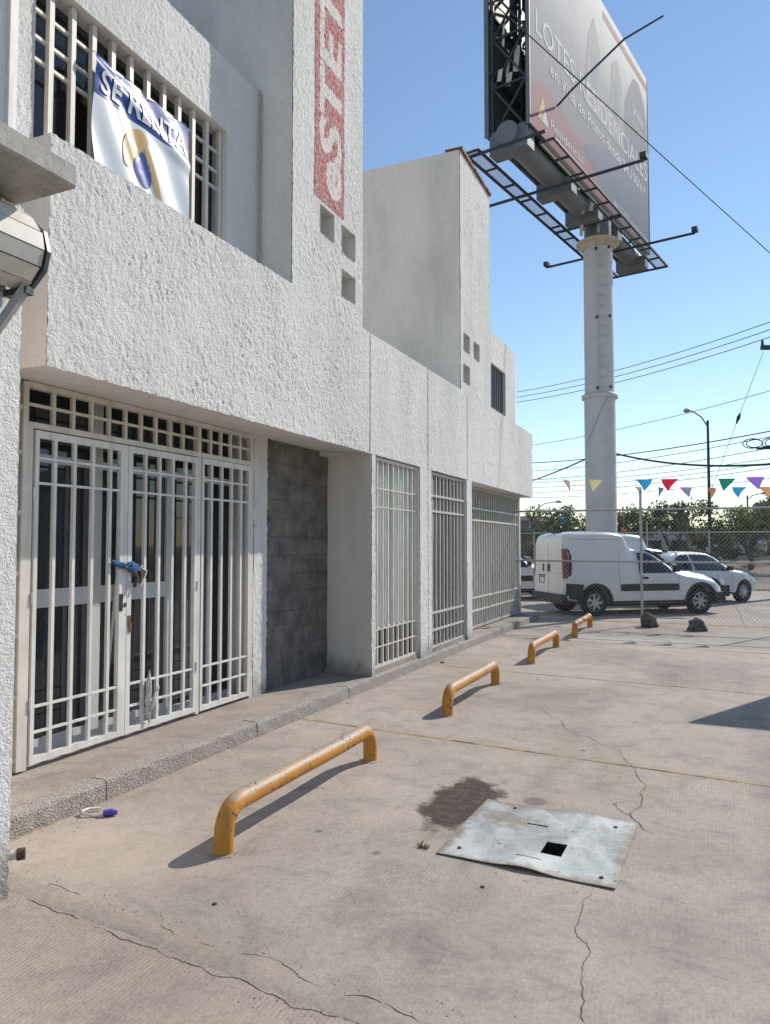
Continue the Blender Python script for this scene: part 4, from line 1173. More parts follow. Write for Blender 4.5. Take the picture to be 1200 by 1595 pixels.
# ================================================================== THE BANNER
def banner():
    t = tag(empty('rental_banner', (-3.86, 4.26, 4.3)), 'white and blue SE RENTA banner tied to the upper window bars', 'banner')
    y0, y1, z1, z0 = 3.755, 4.775, 5.03, 4.00
    nu, nv = 140, 120
    def surf(u, v):
        # tension folds fan out from the upper corners, a diagonal crease under the lettering
        a = 0.016 * sin(16 * (u - 0.35 * (1 - v)) + 2 * v) * (1 - v) ** 0.6
        b = 0.020 * math.exp(-((v - (0.95 - 0.28 * u)) / 0.055) ** 2)
        c = 0.014 * math.exp(-((u - 0.10 - 0.55 * (1 - v)) / 0.06) ** 2) * (1 - v) ** 0.3
        sag = 0.02 * sin(pi * u)
        edge = 0.012 * sin(u * 22)
        return Vector((-3.895 + 0.03 + a + b + c + 0.02 * (1 - v), y0 + (y1 - y0) * u + 0.008 * sin(9 * v), z0 + (z1 - z0) * v - sag * v * 0.6 + edge * (1 if v > 0.98 else 0)))
    def sheet(name, ua, ub, va, vb, mat, off):
        m = MB(); n1 = max(2, int(nu * (ub - ua))); n2 = max(2, int(nv * (vb - va))); vs = []
        for i in range(n1 + 1):
            for j in range(n2 + 1):
                p = surf(ua + (ub - ua) * i / n1, va + (vb - va) * j / n2); vs.append((p.x + off, p.y, p.z))
        m.add(vs, [(i * (n2 + 1) + j, (i + 1) * (n2 + 1) + j, (i + 1) * (n2 + 1) + j + 1, i * (n2 + 1) + j + 1) for i in range(n1) for j in range(n2)], True)
        return child(m, name, mat, t)
    sheet('cloth', 0, 1, 0, 0.73, 'ban_white', 0)
    sheet('blue_band', 0, 1, 0.73, 1.0, 'ban_blue', 0)
    # lettering, wrapped on the folds
    def wrap(vs, fs, name, mat, u0, u1, v0, v1):
        V2 = np.array(vs); a = V2[:, 0].min(); b = V2[:, 0].max(); c = V2[:, 1].min(); d = V2[:, 1].max()
        bm = bmesh.new()
        bv = [bm.verts.new(((p[0] - a) / (b - a), (p[1] - c) / (d - c), 0)) for p in V2]
        for f in fs:
            try: bm.faces.new([bv[i] for i in f])
            except ValueError: pass
        bmesh.ops.triangulate(bm, faces=bm.faces)
        for _ in range(5):
            long = [e for e in bm.edges if e.calc_length() > 0.022]
            if long: bmesh.ops.subdivide_edges(bm, edges=long, cuts=1)
        bmesh.ops.triangulate(bm, faces=bm.faces)
        bm.verts.ensure_lookup_table()
        out = []
        for v in bm.verts:
            p = surf(u0 + (u1 - u0) * v.co.x, v0 + (v1 - v0) * v.co.y); out.append((p.x + 0.006, p.y, p.z))
        m = MB(); bm.verts.index_update()
        m.add(out, [tuple(v.index for v in f.verts) for f in bm.faces]); bm.free()
        return child(m, name, mat, t)
    vs, fs = text_mesh('SE RENTA', 0.2, bold=0.004)
    wrap(vs, fs, 'lettering', 'ban_white', 0.05, 0.97, 0.765, 0.925)
    # emblem: gold arch around a blue drop
    def poly(pts, name, mat, u0, u1, v0, v1):
        for _ in range(2):                       # round the corners of the drawn outline
            pts = [q for (a, b), (c, d) in zip(pts, pts[1:] + pts[:1]) for q in ((a * 0.75 + c * 0.25, b * 0.75 + d * 0.25), (a * 0.25 + c * 0.75, b * 0.25 + d * 0.75))]
        wrap([(x, y, 0) for x, y in pts], [tuple(range(len(pts)))], name, mat, u0, u1, v0, v1)
    poly([(0.0, 0.22), (0.0, 0.55), (0.10, 0.78), (0.40, 1.0), (0.62, 0.95), (0.72, 0.80), (0.30, 0.45), (0.18, 0.22)], 'emblem_gold', 'ban_gold', 0.27, 0.53, 0.36, 0.70)
    poly([(0.0, 1.0), (0.35, 0.85), (0.75, 0.45), (1.0, 0.0), (0.80, 0.05), (0.45, 0.35), (0.1, 0.75)], 'emblem_gold', 'ban_gold', 0.49, 0.66, 0.24, 0.62)
    poly([(0.45, 1.0), (0.80, 0.75), (1.0, 0.40), (0.95, 0.12), (0.70, 0.0), (0.40, 0.05), (0.12, 0.25), (0.0, 0.48), (0.2, 0.75)], 'emblem_drop', 'ban_blue', 0.385, 0.565, 0.29, 0.55)
    # ties
    for u in (0.02, 0.36, 0.66, 0.97):
        p = surf(u, 1.0); q = (-3.925, p.y + 0.02, p.z + 0.06)
        child(MB().tube([p, (p + Vector(q)) / 2 + Vector((0.01, 0.01, 0.0)), q], 0.0025, 5), 'tie', 'wire_black', t)
banner()

# ================================================================== THE BILLBOARD
A = Vector((-4.66, 21.366, 14.2)); DV = Vector((0.2064, 0.97847, 0)); NV = Vector((0.97847, -0.2064, 0)); UP = Vector((0, 0, 1))
def bp(u, n, v): return A + DV * u + NV * n + UP * v
bb = tag(empty('billboard', (-3.69, 28.60, 0)), 'huge double-sided billboard on a thick grey pole advertising LOTES RESIDENCIALES', 'billboard')
BL, BH = 12.25, 7.75
def obox(m, u0, u1, n0, n1, v0, v1):
    vs = [bp(u, n, v) for v in (v0, v1) for n in (n0, n1) for u in (u0, u1)]
    return m.add(vs, [(0, 2, 3, 1), (4, 5, 7, 6), (0, 1, 5, 4), (2, 6, 7, 3), (0, 4, 6, 2), (1, 3, 7, 5)])
def face_sheet(name, pts, mat, lift):
    """flat print on the front face: object space z runs up the face so printed gradients follow it"""
    m = MB(); m.add([(u, -lift, v) for u, v in pts], [tuple(range(len(pts)))])
    o = m.build(name, mat, recalc=False)
    o.parent = bb
    M = Matrix((( DV.x, -NV.x, 0, A.x), (DV.y, -NV.y, 0, A.y), (0, 0, 1, A.z), (0, 0, 0, 1)))
    o.matrix_local = Matrix.Translation(-Vector(bb.location)) @ M
    return o
child(obox(MB(), 0, BL, -0.06, 0.0, 0, BH), 'back_panel', 'beam_grey', bb)
# the vinyl skin is laid in four sheets
for i in range(4):
    face_sheet('vinyl_sheet', [(BL * i / 4 + 0.006, 0), (BL * (i + 1) / 4 - 0.006, 0), (BL * (i + 1) / 4 - 0.006, BH), (BL * i / 4 + 0.006, BH)], 'bill_face', 0.001)
child(obox(MB(), 0, BL, -1.46, -1.40, 0, BH), 'rear_panel', 'beam_grey', bb)
child(obox(MB(), 0.0, BL, -1.475, -1.462, 0, BH), 'rear_vinyl', 'bill_skin', bb)
for u, n in ((-0.04, -0.10), (BL, -0.10), (-0.04, -1.50), (BL, -1.50)):
    child(obox(MB(), u, u + 0.04, n, n + (0.12 if n > -1 else 0.14), -0.02, BH), 'edge_trim', 'beam_grey', bb)
face_sheet('printed_wave', [(0, 0.0), (0, 1.25), (0.8, 1.62), (1.6, 1.68), (3.0, 1.48), (4.6, 1.08), (6.2, 0.5), (7.1, 0.0)], 'bill_red', 0.002)
face_sheet('printed_field', [(4.3, 0.0 + 1.2), (5.6, 0.8), (6.5, 0.42), (7.2, 0), (BL, 0), (BL, 2.4), (10.2, 2.55), (8.0, 2.4), (6.2, 2.0), (5.0, 1.6)], 'bill_blue', 0.003)
face_sheet('printed_figure', [(9.0, 2.5), (BL - 0.25, 2.5), (BL - 0.25, 5.6), (11.7, 6.4), (11.0, 6.9), (10.3, 6.8), (9.6, 6.0), (9.1, 5.2)], 'bill_dark', 0.004)
face_sheet('printed_house', [(4.6, 2.95), (5.0, 5.6), (5.6, 6.6), (6.2, 5.7), (6.3, 4.3), (7.4, 4.3), (7.5, 5.9), (8.2, 6.4), (8.7, 5.7), (8.8, 2.95)], 'bill_skin', 0.005)
face_sheet('printed_house', [(5.3, 3.9), (5.3, 5.2), (5.9, 5.2), (5.9, 3.9)], 'bill_blue', 0.006)
face_sheet('printed_house', [(7.7, 3.9), (7.7, 5.4), (8.3, 5.4), (8.3, 3.9)], 'bill_blue', 0.006)
face_sheet('printed_logo', [(0.55, 0.45), (0.95, 1.30), (1.08, 0.98), (0.82, 0.45)], 'bill_yellow', 0.007)
face_sheet('printed_logo', [(0.86, 0.45), (1.10, 0.95), (1.38, 0.45)], 'bill_white', 0.007)
face_sheet('printed_band', [(6.6, 7.15), (BL, 7.15), (BL, 7.45), (6.6, 7.45)], 'bill_red', 0.006)
def bill_text(txt, u0, u1, v0, h, bold=0.0, mat='bill_white', lift=0.008):
    vs, fs = text_mesh(txt, 1.0, bold=bold)
    V2 = np.array(vs); a, b = V2[:, 0].min(), V2[:, 0].max()
    k = h / 0.70
    m = MB(); m.add([(u0 + (x - a) / (b - a) * (u1 - u0), -lift, v0 + y * k) for x, y, _ in vs], fs)
    o = m.build('lettering', mat, recalc=False); o.parent = bb
    M = Matrix((( DV.x, -NV.x, 0, A.x), (DV.y, -NV.y, 0, A.y), (0, 0, 1, A.z), (0, 0, 0, 1)))
    o.matrix_local = Matrix.Translation(-Vector(bb.location)) @ M
bill_text('LOTES RESIDENCIALES', 0.45, 12.0, 3.05, 0.78, 0.005)
bill_text('en Villa de Pozos desde $4,100/m\u00b2', 1.55, 11.7, 2.30, 0.42, 0.018)
bill_text('Residencial', 1.55, 4.3, 0.55, 0.30, 0.01)
bill_text('444 123 4100   contado o plazos', 7.5, 12.0, 0.30, 0.32, 0.012)
bill_text('Villa', 10.0, 11.6, 5.2, 0.40, 0.01)
bill_text('de Pozos', 10.0, 11.6, 4.7, 0.30, 0.01)

# tube beam, saddles, internal trusses
child(MB().tube([bp(-0.12, -0.72, -0.12), bp(BL + 0.1, -0.72, -0.12)], 0.36, 24), 'main_beam', 'beam_grey', bb)
for u in (0.02, 3.5, 6.1, 8.3, 11.9):
    child(obox(MB(), u, u + 0.5, -1.36, -0.10, -0.62, -0.12 if u > 1 else 0.10), 'saddle', 'beam_grey', bb)
m = MB()
for u in (0.15, 2.2, 4.3, 6.3, 8.4, 10.4, 12.1):
    for n in (-0.14, -1.32):
        m.bar(bp(u, n, -0.1), bp(u, n, BH), 0.11)
    for k in range(5):
        a, b = k * 1.55, (k + 1) * 1.55
        m.bar(bp(u, -0.18, a), bp(u, -1.28, b), 0.06); m.bar(bp(u, -1.28, a), bp(u, -0.18, b), 0.06); m.bar(bp(u, -0.18, b), bp(u, -1.28, b), 0.06)
child(m, 'truss', 'dark_metal', bb)
m = MB()
for v in (0.05, 2.0, 4.0, 6.0, 7.7):
    for n in (-0.12, -1.34): m.bar(bp(0, n, v), bp(BL, n, v), 0.09)
child(m, 'purlin', 'dark_metal', bb)
r = random.Random(31)
for i in range(16):     # loose strips of old vinyl and cable inside the frame and under it
    u = r.uniform(0.1, 0.9) if i < 6 else r.uniform(5, 9); n = r.uniform(-1.2, -0.2); v = r.uniform(0.5, 4.5) if i < 6 else r.uniform(-0.6, 0.2)
    w = r.uniform(0.06, 0.2); l = r.uniform(0.3, 0.9)
    p = bp(u, n, v); m = MB(); m.add([p, p + NV * w, p + NV * w * 0.6 - UP * l, p - NV * w * 0.3 - UP * l * 0.9], [(0, 1, 2, 3)])
    child(m, 'torn_strip', 'rag', bb)
# catwalks
for n0, n1, nm in ((0.16, 0.62, 'front'), (-1.98, -1.52, 'rear')):
    cw = MB(); u0, u1 = -0.45 if nm == 'rear' else 0.3, BL + 0.45
    for n in (n0, n1): cw.bar(bp(u0, n, -0.55), bp(u1, n, -0.55), 0.07)
    k = 11
    for i in range(k): 
        u = u0 + (u1 - u0) * i / (k - 1); cw.bar(bp(u, n0, -0.55), bp(u, n1, -0.55), 0.06)
    c_ = child(cw, 'catwalk', 'dark_metal', bb)
    mesh = MB(); q = 0
    u = u0
    while u < u1:
        mesh.add([bp(u, n0, -0.535), bp(u + 0.022, n0, -0.535), bp(u + 0.022, n1, -0.535), bp(u, n1, -0.535)], [(0, 1, 2, 3)]); u += 0.045
    child(mesh, 'grating', 'pole_grey', c_)
for u in (-0.3, 3.0, 6.5, 9.6, 12.5):
    n1 = 0.62 if u in (-0.3, 6.5) else 2.45
    n0 = -3.6 if u in (3.0, 9.6) else -1.98
    if u == 12.5: n1 = 0.62
    ar = child(MB().bar(bp(u, n0, -0.61), bp(u, n1, -0.61), 0.075), 'outrigger', 'dark_metal', bb)
    for n, on in ((n0, n0 < -2), (n1, n1 > 1)):
        if on:
            child(obox(MB(), u - 0.14, u + 0.14, n - 0.10, n + 0.10, -0.57, -0.40), 'floodlight', 'dark_metal', ar)
# tall rod leaning out from the face
child(MB().tube([bp(2.0, 0.03, 1.46), bp(2.05, 0.5, 1.85), bp(3.66, 1.7, 3.96), bp(5.31, 2.5, 5.38)], 0.035, 6), 'bracing_rod', 'dark_metal', bb)
# pole
pc = Vector((-3.69, 28.60, 0))
m = MB()
def ring_tube(zs_r): m.tube([(pc.x, pc.y, z) for z, _ in zs_r], [q for _, q in zs_r], 40)
ring_tube([(0, 0.57), (7.2, 0.57)]); ring_tube([(7.2, 0.545), (13.05, 0.535)])
pole = child(m, 'pole', 'pole_grey', bb)
child(MB().tube([(pc.x, pc.y, 7.10), (pc.x, pc.y, 7.13), (pc.x, pc.y, 7.27), (pc.x, pc.y, 7.30)], [0.60, 0.66, 0.66, 0.60], 40), 'collar', 'pole_grey', pole)
child(MB().tube([(pc.x, pc.y, 12.86), (pc.x, pc.y, 13.02), (pc.x, pc.y, 13.03), (pc.x, pc.y, 13.12)], [0.60, 0.72, 0.80, 0.80], 40), 'flange', 'flange', pole)
child(MB().tube([(pc.x, pc.y, 13.12), (pc.x, pc.y, 14.2)], 0.50, 8), 'head_box', 'beam_grey', bb)
m = MB()
tocam = Vector((-pc.x, -pc.y, 0)).normalized(); sd = Vector((-tocam.y, tocam.x, 0))
for s in (-0.36, 0.02):      # ladder on the camera side of the pole
    base = pc + tocam * 0.60 - sd * s * 1.0
    m.tube([(base.x, base.y, 7.35), (base.x, base.y, 12.8)], 0.02, 6)
for i in range(14):
    p = pc + tocam * 0.60 - sd * 0.02; q = pc + tocam * 0.60 + sd * 0.36; z = 7.5 + i * 0.38
    m.tube([(p.x, p.y, z), (q.x, q.y, z)], 0.014, 5)
child(m, 'ladder', 'pole_grey', pole)
for z in (7.45, 10.1, 12.7):
    for s in (-0.40, 0.06):
        p = pc + tocam * 0.60 - sd * s
        child(MB().box(p.x - 0.045, p.x + 0.045, p.y - 0.045, p.y + 0.045, z - 0.045, z + 0.045), 'ladder_clamp', 'wire_black', pole)
child(MB().tube([pc + tocam * 0.59 + sd * 0.3 + UP * 7.1, pc + tocam * 0.62 + UP * 6.3 - sd * 0.1, pc + tocam * 0.45 - sd * 0.52 + UP * 5.3], 0.008, 5), 'cable', 'beam_grey', pole)

# ================================================================== VEHICLES
def loft_body(stations, w_belt):
    """stations: (x, zbot, zbelt, ztop, half width at belt, half width at top)"""
    m = MB(); n = None; vs = []
    for (x, zb, zw, zt, wb, wt) in stations:
        half = [(0, zb), (wb * 0.86, zb), (wb * 0.97, zb + 0.05), (wb * 1.0, zb + 0.20), (wb * 1.005, zw - 0.12), (wb * 0.985, zw)]
        for f in (0.25, 0.5, 0.75):
            half.append((wb * 0.985 + (wt - wb * 0.985) * f ** 1.3, zw + (zt - 0.06 - zw) * f))
        half += [(wt, zt - 0.065), (wt - 0.045, zt - 0.02), (wt - 0.12, zt - 0.003), (wt * 0.5, zt + 0.010), (0, zt + 0.015)]
        ring = half + [(-y, z) for y, z in reversed(half[1:-1])]
        n = len(ring); vs += [(x, y, z) for y, z in ring]
    k = len(stations)
    fs = [(i * n + j, i * n + (j + 1) % n, (i + 1) * n + (j + 1) % n, (i + 1) * n + j) for i in range(k - 1) for j in range(n)]
    fs += [tuple(reversed(range(n))), tuple((k - 1) * n + j for j in range(n))]
    m.add(vs, fs)
    return m

def cut(o, cyls):
    """wheel wells by boolean, applied"""
    tmp = []
    for (x, y0, y1, z, rad) in cyls:
        c = MB().tube([(x, y0, z), (x, y1, z)], rad, 32).build('cutter', 'black_plastic'); c.location = o.location; tmp.append(c)
        md = o.modifiers.new('b', 'BOOLEAN'); md.object = c; md.operation = 'DIFFERENCE'; md.solver = 'EXACT'
    dg = bpy.context.evaluated_depsgraph_get(); dg.update()
    me = bpy.data.meshes.new_from_object(o.evaluated_get(dg))
    o.modifiers.clear(); old = o.data; o.data = me; bpy.data.meshes.remove(old)
    for c in tmp: bpy.data.objects.remove(c)
    me.polygons.foreach_set('use_smooth', [True] * len(me.polygons)); me.set_sharp_from_angle(angle=R(32))

def wheel(parent, x, y, rad, side):
    w = 0.10
    t = MB(); yo = y + side * w; yi = y - side * w
    prof = [(yi, rad * 0.66), (yi, rad * 0.93), (yi + side * 0.025, rad), (yo - side * 0.025, rad), (yo, rad * 0.93), (yo - side * 0.005, rad * 0.68)]
    n = 36; vs = [(x + r_ * cos(2 * pi * k / n), yy, rad + r_ * sin(2 * pi * k / n)) for yy, r_ in prof for k in range(n)]
    t.add(vs, [(i * n + k, i * n + (k + 1) % n, (i + 1) * n + (k + 1) % n, (i + 1) * n + k) for i in range(len(prof) - 1) for k in range(n)], True)
    ty = t.build('tyre', 'rubber', parent)
    m = MB()
    m.tube([(x, yo - side * 0.09, rad), (x, yo - side * 0.02, rad)], [rad * 0.66, rad * 0.68], 32, caps=False)
    m.tube([(x, yo - side * 0.02, rad), (x, yo - side * 0.004, rad)], [rad * 0.68, rad * 0.60], 32, caps=False)
    m.tube([(x, yo - side * 0.03, rad), (x, yo - side * 0.008, rad)], [rad * 0.17, rad * 0.14], 16)
    for k in range(7):
        a = 2 * pi * k / 7; b0, b1 = rad * 0.12, rad * 0.655; ww0, ww1 = rad * 0.085, rad * 0.075
        d = Vector((cos(a), 0, sin(a))); s = Vector((-sin(a), 0, cos(a))); c = Vector((x, yo - side * 0.015, rad)); back = Vector((0, -side * 0.03, 0))
        q = [c + d * b0 - s * ww0, c + d * b0 + s * ww0, c + d * b1 + s * ww1 + back * 0.4, c + d * b1 - s * ww1 + back * 0.4]
        m.add(q + [p + back for p in q], [(0, 1, 2, 3), (4, 7, 6, 5), (0, 4, 5, 1), (1, 5, 6, 2), (2, 6, 7, 3), (3, 7, 4, 0)])
    m.build('rim', 'silver', ty)
    MB().tube([(x, yo - side * 0.10, rad), (x, yo - side * 0.085, rad)], rad * 0.66, 24).build('brake_disc', 'chrome_dark', ty)
    return ty

def surf_patch(o, name, mat, pts, side, parent, lift=0.006):
    """polygon (x,z) laid on the flank of a body by ray casting onto it; pts in side view"""
    bm = bmesh.new()
    bv = [bm.verts.new((x, 0, z)) for x, z in pts]; bm.faces.new(bv)
    bmesh.ops.triangulate(bm, faces=bm.faces)
    for _ in range(3):
        long = [e for e in bm.edges if e.calc_length() > 0.12]
        if long: bmesh.ops.subdivide_edges(bm, edges=long, cuts=1); bmesh.ops.triangulate(bm, faces=bm.faces)
    for v in bm.verts:
        ok, loc, nor, _ = o.ray_cast(Vector((v.co.x, side * 3, v.co.z)), Vector((0, -side, 0)))
        y = loc.y if ok else side * 0.78
        v.co.y = y + side * lift
    me = bpy.data.meshes.new(name); bm.to_mesh(me); bm.free()
    me.polygons.foreach_set('use_smooth', [True] * len(me.polygons))
    me.materials.append(MATS[mat])
    p = bpy.data.objects.new(name, me); COL.objects.link(p); p.parent = parent
    return p

def rounded(x0, x1, z0, z1, r, n=4):
    out = []
    for cx, cz, a0 in ((x1 - r, z0 + r, -pi / 2), (x1 - r, z1 - r, 0), (x0 + r, z1 - r, pi / 2), (x0 + r, z0 + r, pi)):
        for i in range(n + 1):
            a = a0 + pi / 2 * i / n; out.append((cx + r * cos(a), cz + r * sin(a)))
    return out

def make_van(label, group):
    t = tag(empty('delivery_van'), label, 'van', group)
    S = [(-0.76, 0.42, 0.95, 1.70, 0.76, 0.66), (-0.74, 0.40, 0.95, 1.80, 0.79, 0.68), (-0.66, 0.36, 0.95, 1.86, 0.81, 0.70), (-0.50, 0.33, 0.95, 1.895, 0.82, 0.715),
         (-0.2, 0.30, 0.95, 1.91, 0.825, 0.72), (0.2, 0.28, 0.95, 1.915, 0.825, 0.72), (0.5, 0.27, 0.95, 1.905, 0.825, 0.715), (0.70, 0.27, 0.95, 1.88, 0.825, 0.70),
         (0.80, 0.27, 0.95, 1.82, 0.825, 0.68), (0.90, 0.27, 0.95, 1.68, 0.825, 0.65), (1.00, 0.27, 0.95, 1.545, 0.825, 0.62), (1.15, 0.27, 0.95, 1.515, 0.825, 0.61),
         (1.40, 0.27, 0.95, 1.49, 0.825, 0.60), (1.60, 0.27, 0.95, 1.42, 0.825, 0.60), (1.85, 0.27, 0.94, 1.27, 0.825, 0.62), (2.10, 0.27, 0.92, 1.11, 0.825, 0.65), (2.28, 0.27, 0.88, 1.02, 0.825, 0.69),
         (2.6, 0.28, 0.82, 0.97, 0.82, 0.70), (2.9, 0.29, 0.77, 0.92, 0.81, 0.69), (3.15, 0.31, 0.70, 0.85, 0.77, 0.64), (3.32, 0.33, 0.62, 0.76, 0.70, 0.56), (3.41, 0.36, 0.56, 0.68, 0.60, 0.46)]
    body = loft_body(S, 0.82).build('body', 'van_white', t, smooth_angle=32)
    cut(body, [(0, 0.52, 1.2, 0.32, 0.385), (0, -1.2, -0.52, 0.32, 0.385), (2.72, 0.52, 1.2, 0.32, 0.385), (2.72, -1.2, -0.52, 0.32, 0.385)])
    for x in (0, 2.72):
        for s in (-1, 1):
            wheel(t, x, s * 0.70, 0.305, s)
            m = MB(); n = 20                       # black arch lip
            for k in range(n):
                a0 = pi * (k / n) * 1.08 - 0.12; a1 = pi * ((k + 1) / n) * 1.08 - 0.12
                q = []
                for a in (a0, a1):
                    for rr in (0.372, 0.425): q += [(x + rr * cos(a), s * 0.845, 0.32 + rr * sin(a)), (x + rr * cos(a), s * 0.74, 0.32 + rr * sin(a))]
                m.add(q, [(0, 2, 6, 4), (1, 5, 7, 3), (0, 4, 5, 1), (2, 3, 7, 6)])
            m.build('wheel_arch', 'black_plastic', t)
            MB().box(x - 0.36, x + 0.36, min(s * 0.50, s * 0.54), max(s * 0.50, s * 0.54), 0.28, 0.70).build('wheel_well', 'black_plastic', t)
    # glass
    for s in (-1, 1):
        w = surf_patch(body, 'side_window', 'car_glass', [(1.10, 0.965), (1.98, 0.965), (1.93, 1.10), (1.62, 1.33), (1.40, 1.425), (1.14, 1.435)], s, t)
        surf_patch(body, 'side_strip', 'black_plastic', rounded(0.62, 2.12, 0.56, 0.72, 0.04), s, t, 0.014)
        surf_patch(body, 'sill_trim', 'black_plastic', [(0.40, 0.29), (2.32, 0.29), (2.32, 0.335), (0.40, 0.335)], s, t, 0.012)
        surf_patch(body, 'rear_cladding', 'black_plastic', [(-0.73, 0.42), (-0.40, 0.36), (-0.40, 0.60), (-0.30, 0.72), (-0.73, 0.75)], s, t, 0.010)
        surf_patch(body, 'door_handle', 'black_plastic', rounded(1.16, 1.32, 0.83, 0.88, 0.02, 2), s, t, 0.022)
        for seam in ([(1.05, 0.36), (1.058, 0.36), (1.078, 1.45), (1.07, 1.45)], [(2.14, 0.40), (2.148, 0.40), (2.128, 0.95), (2.12, 0.95)]):
            surf_patch(body, 'door_seam', 'chrome_dark', seam, s, t, 0.003)
        mr = MB().tube([(2.0, s * 0.80, 1.0), (2.02, s * 0.90, 1.03)], 0.025, 8).build('mirror_arm', 'black_plastic', t)
        m = MB(); q = [(-0.05, -0.07), (0.05, -0.07), (0.06, 0.04), (0.02, 0.09), (-0.05, 0.08)]
        m.prism([(1.98 + a, 1.06 + b) for a, b in q], 'y', s * 0.87, s * 1.0); m.build('mirror', 'black_plastic', t)
        # tall tail lamp wrapping the rear corner
        m = MB(); zz_ = [0.86, 0.92, 1.05, 1.2, 1.35, 1.46, 1.52]; ww = [0.02, 0.05, 0.065, 0.065, 0.06, 0.04, 0.01]; vs = []
        for z, w_ in zip(zz_, ww):
            f = 0.825 if z < 0.95 else 0.825 - (z - 0.95) * 0.095
            vs += [(-0.775, s * (f - 0.10), z), (-0.775, s * (f - 0.035), z), (-0.735, s * (f + 0.006), z), (-0.735 + w_, s * (f + 0.012), z)]
        m.add(vs, [(i * 4 + j, (i + 1) * 4 + j, (i + 1) * 4 + j + 1, i * 4 + j + 1) for i in range(6) for j in range(3)], True)
        tl = m.build('tail_lamp', 'lamp_red', t)
        surf_patch(body, 'lamp_rim', 'black_plastic', [(-0.66, 0.90), (-0.61, 0.92), (-0.58, 1.1), (-0.585, 1.35), (-0.63, 1.50), (-0.70, 1.54), (-0.655, 1.45), (-0.62, 1.3), (-0.62, 1.05)], s, t, 0.012)
        surf_patch(body, 'head_lamp', 'silver', [(2.98, 0.66), (3.26, 0.60), (3.30, 0.68), (3.05, 0.79)], s, t, 0.008)
    ws = MB()      # windscreen
    vs = []
    for x, z, w_ in ((1.50, 1.475, 0.56), (1.72, 1.36, 0.57), (1.95, 1.22, 0.59), (2.20, 1.075, 0.62)):
        vs += [(x, y * w_, z + 0.018) for y in (-1, -0.5, 0, 0.5, 1)]
    ws.add(vs, [(i * 5 + j, (i + 1) * 5 + j, (i + 1) * 5 + j + 1, i * 5 + j + 1) for i in range(3) for j in range(4)], True); ws.build('windscreen', 'car_glass', t)
    # rear doors, bumper, plate
    m = MB()
    m.box(-0.772, -0.762, 0.008, 0.75, 0.50, 0.97); m.box(-0.772, -0.762, -0.75, -0.008, 0.50, 0.97)
    rdoor = m.build('rear_door', 'van_white', t)
    m = MB()
    for s in (-1, 1):
        y0, y1 = (0.008, 0.70) if s > 0 else (-0.70, -0.008)
        m.add([(-0.772, y0, 0.972), (-0.772, y1, 0.972), (-0.772, y1 * 0.97 if s > 0 else y1, 1.66), (-0.772, y0 if s > 0 else y0 * 0.97, 1.66), (-0.762, y0, 0.972), (-0.762, y1, 0.972), (-0.762, y1, 1.66), (-0.762, y0, 1.66)],
              [(0, 1, 2, 3), (4, 7, 6, 5), (0, 4, 5, 1), (1, 5, 6, 2), (2, 6, 7, 3), (3, 7, 4, 0)])
    m.build('rear_door', 'van_white', t)
    MB().box(-0.7735, -0.765, -0.007, 0.007, 0.50, 1.66).box(-0.7735, -0.765, -0.74, -0.01, 0.9695, 0.9725).box(-0.7735, -0.765, 0.01, 0.74, 0.9695, 0.9725).build('door_seam', 'chrome_dark', rdoor)
    for s in (-1, 1):
        surf_patch(body, 'panel_seam', 'chrome_dark', [(0.60, 0.40), (0.607, 0.40), (0.60, 1.55), (0.593, 1.55)], s, t, 0.003)
        surf_patch(body, 'roof_seam', 'chrome_dark', [(-0.60, 1.735), (0.70, 1.735), (0.70, 1.741), (-0.60, 1.741)], s, t, 0.003)
    surf_patch(body, 'fuel_cap', 'chrome_dark', rounded(0.42, 0.56, 0.98, 1.11, 0.03), 1, t, 0.002)
    MB().box(-0.79, -0.773, -0.10, 0.02, 1.00, 1.17).build('door_latch', 'black_plastic', rdoor)
    MB().box(-0.79, -0.773, 0.22, 0.27, 1.0, 1.17).build('door_hinge', 'black_plastic', rdoor)
    MB().box(-0.785, -0.774, 0.16, 0.52, 0.885, 0.915).build('plate_lamp', 'black_plastic', rdoor)
    pf = MB()
    pf.box(-0.782, -0.774, 0.20, 0.48, 0.72, 0.735); pf.box(-0.782, -0.774, 0.20, 0.48, 0.855, 0.87); pf.box(-0.782, -0.774, 0.20, 0.215, 0.735, 0.855); pf.box(-0.782, -0.774, 0.465, 0.48, 0.735, 0.855)
    pf.build('plate_frame', 'black_plastic', rdoor)
    MB().box(-0.83, -0.70, -0.80, 0.80, 0.36, 0.50).box(-0.80, -0.70, -0.70, 0.70, 0.28, 0.36).build('rear_bumper', 'black_plastic', t)
    MB().tube([(-0.84, 0.2, 0.33), (-0.6, 0.2, 0.34)], 0.03, 10).build('exhaust', 'galvanised', t)
    MB().box(3.30, 3.50, -0.66, 0.66, 0.30, 0.50).box(3.05, 3.36, -0.78, 0.78, 0.30, 0.50).build('front_bumper', 'black_plastic', t)
    MB().box(-0.62, -0.50, -0.20, 0.20, 1.895, 1.925).build('brake_light', 'black_plastic', t)
    MB().box(0.45, 2.3, -0.55, 0.55, 0.20, 0.30).box(-0.6, -0.42, -0.5, 0.5, 0.25, 0.40).build('underbody', 'black_plastic', t)
    return t
van = make_van('white delivery van with black side strips parked right behind the chain-link fence', 'parked vans')
VH = 37.0
def at_wheel(o, x, y, deg, side=-0.82):
    """put the near rear wheel (right flank) on the given ground point"""
    a = R(deg); o.rotation_euler = (0, 0, a)
    o.location = (x - (-sin(a)) * side, y - cos(a) * side, 0)
at_wheel(van, -2.36, 17.25, VH)
v2 = copy_tree(van); v2['label'] = 'white van mostly hidden behind the corner of the building'
at_wheel(v2, -6.6, 20.6, 30)
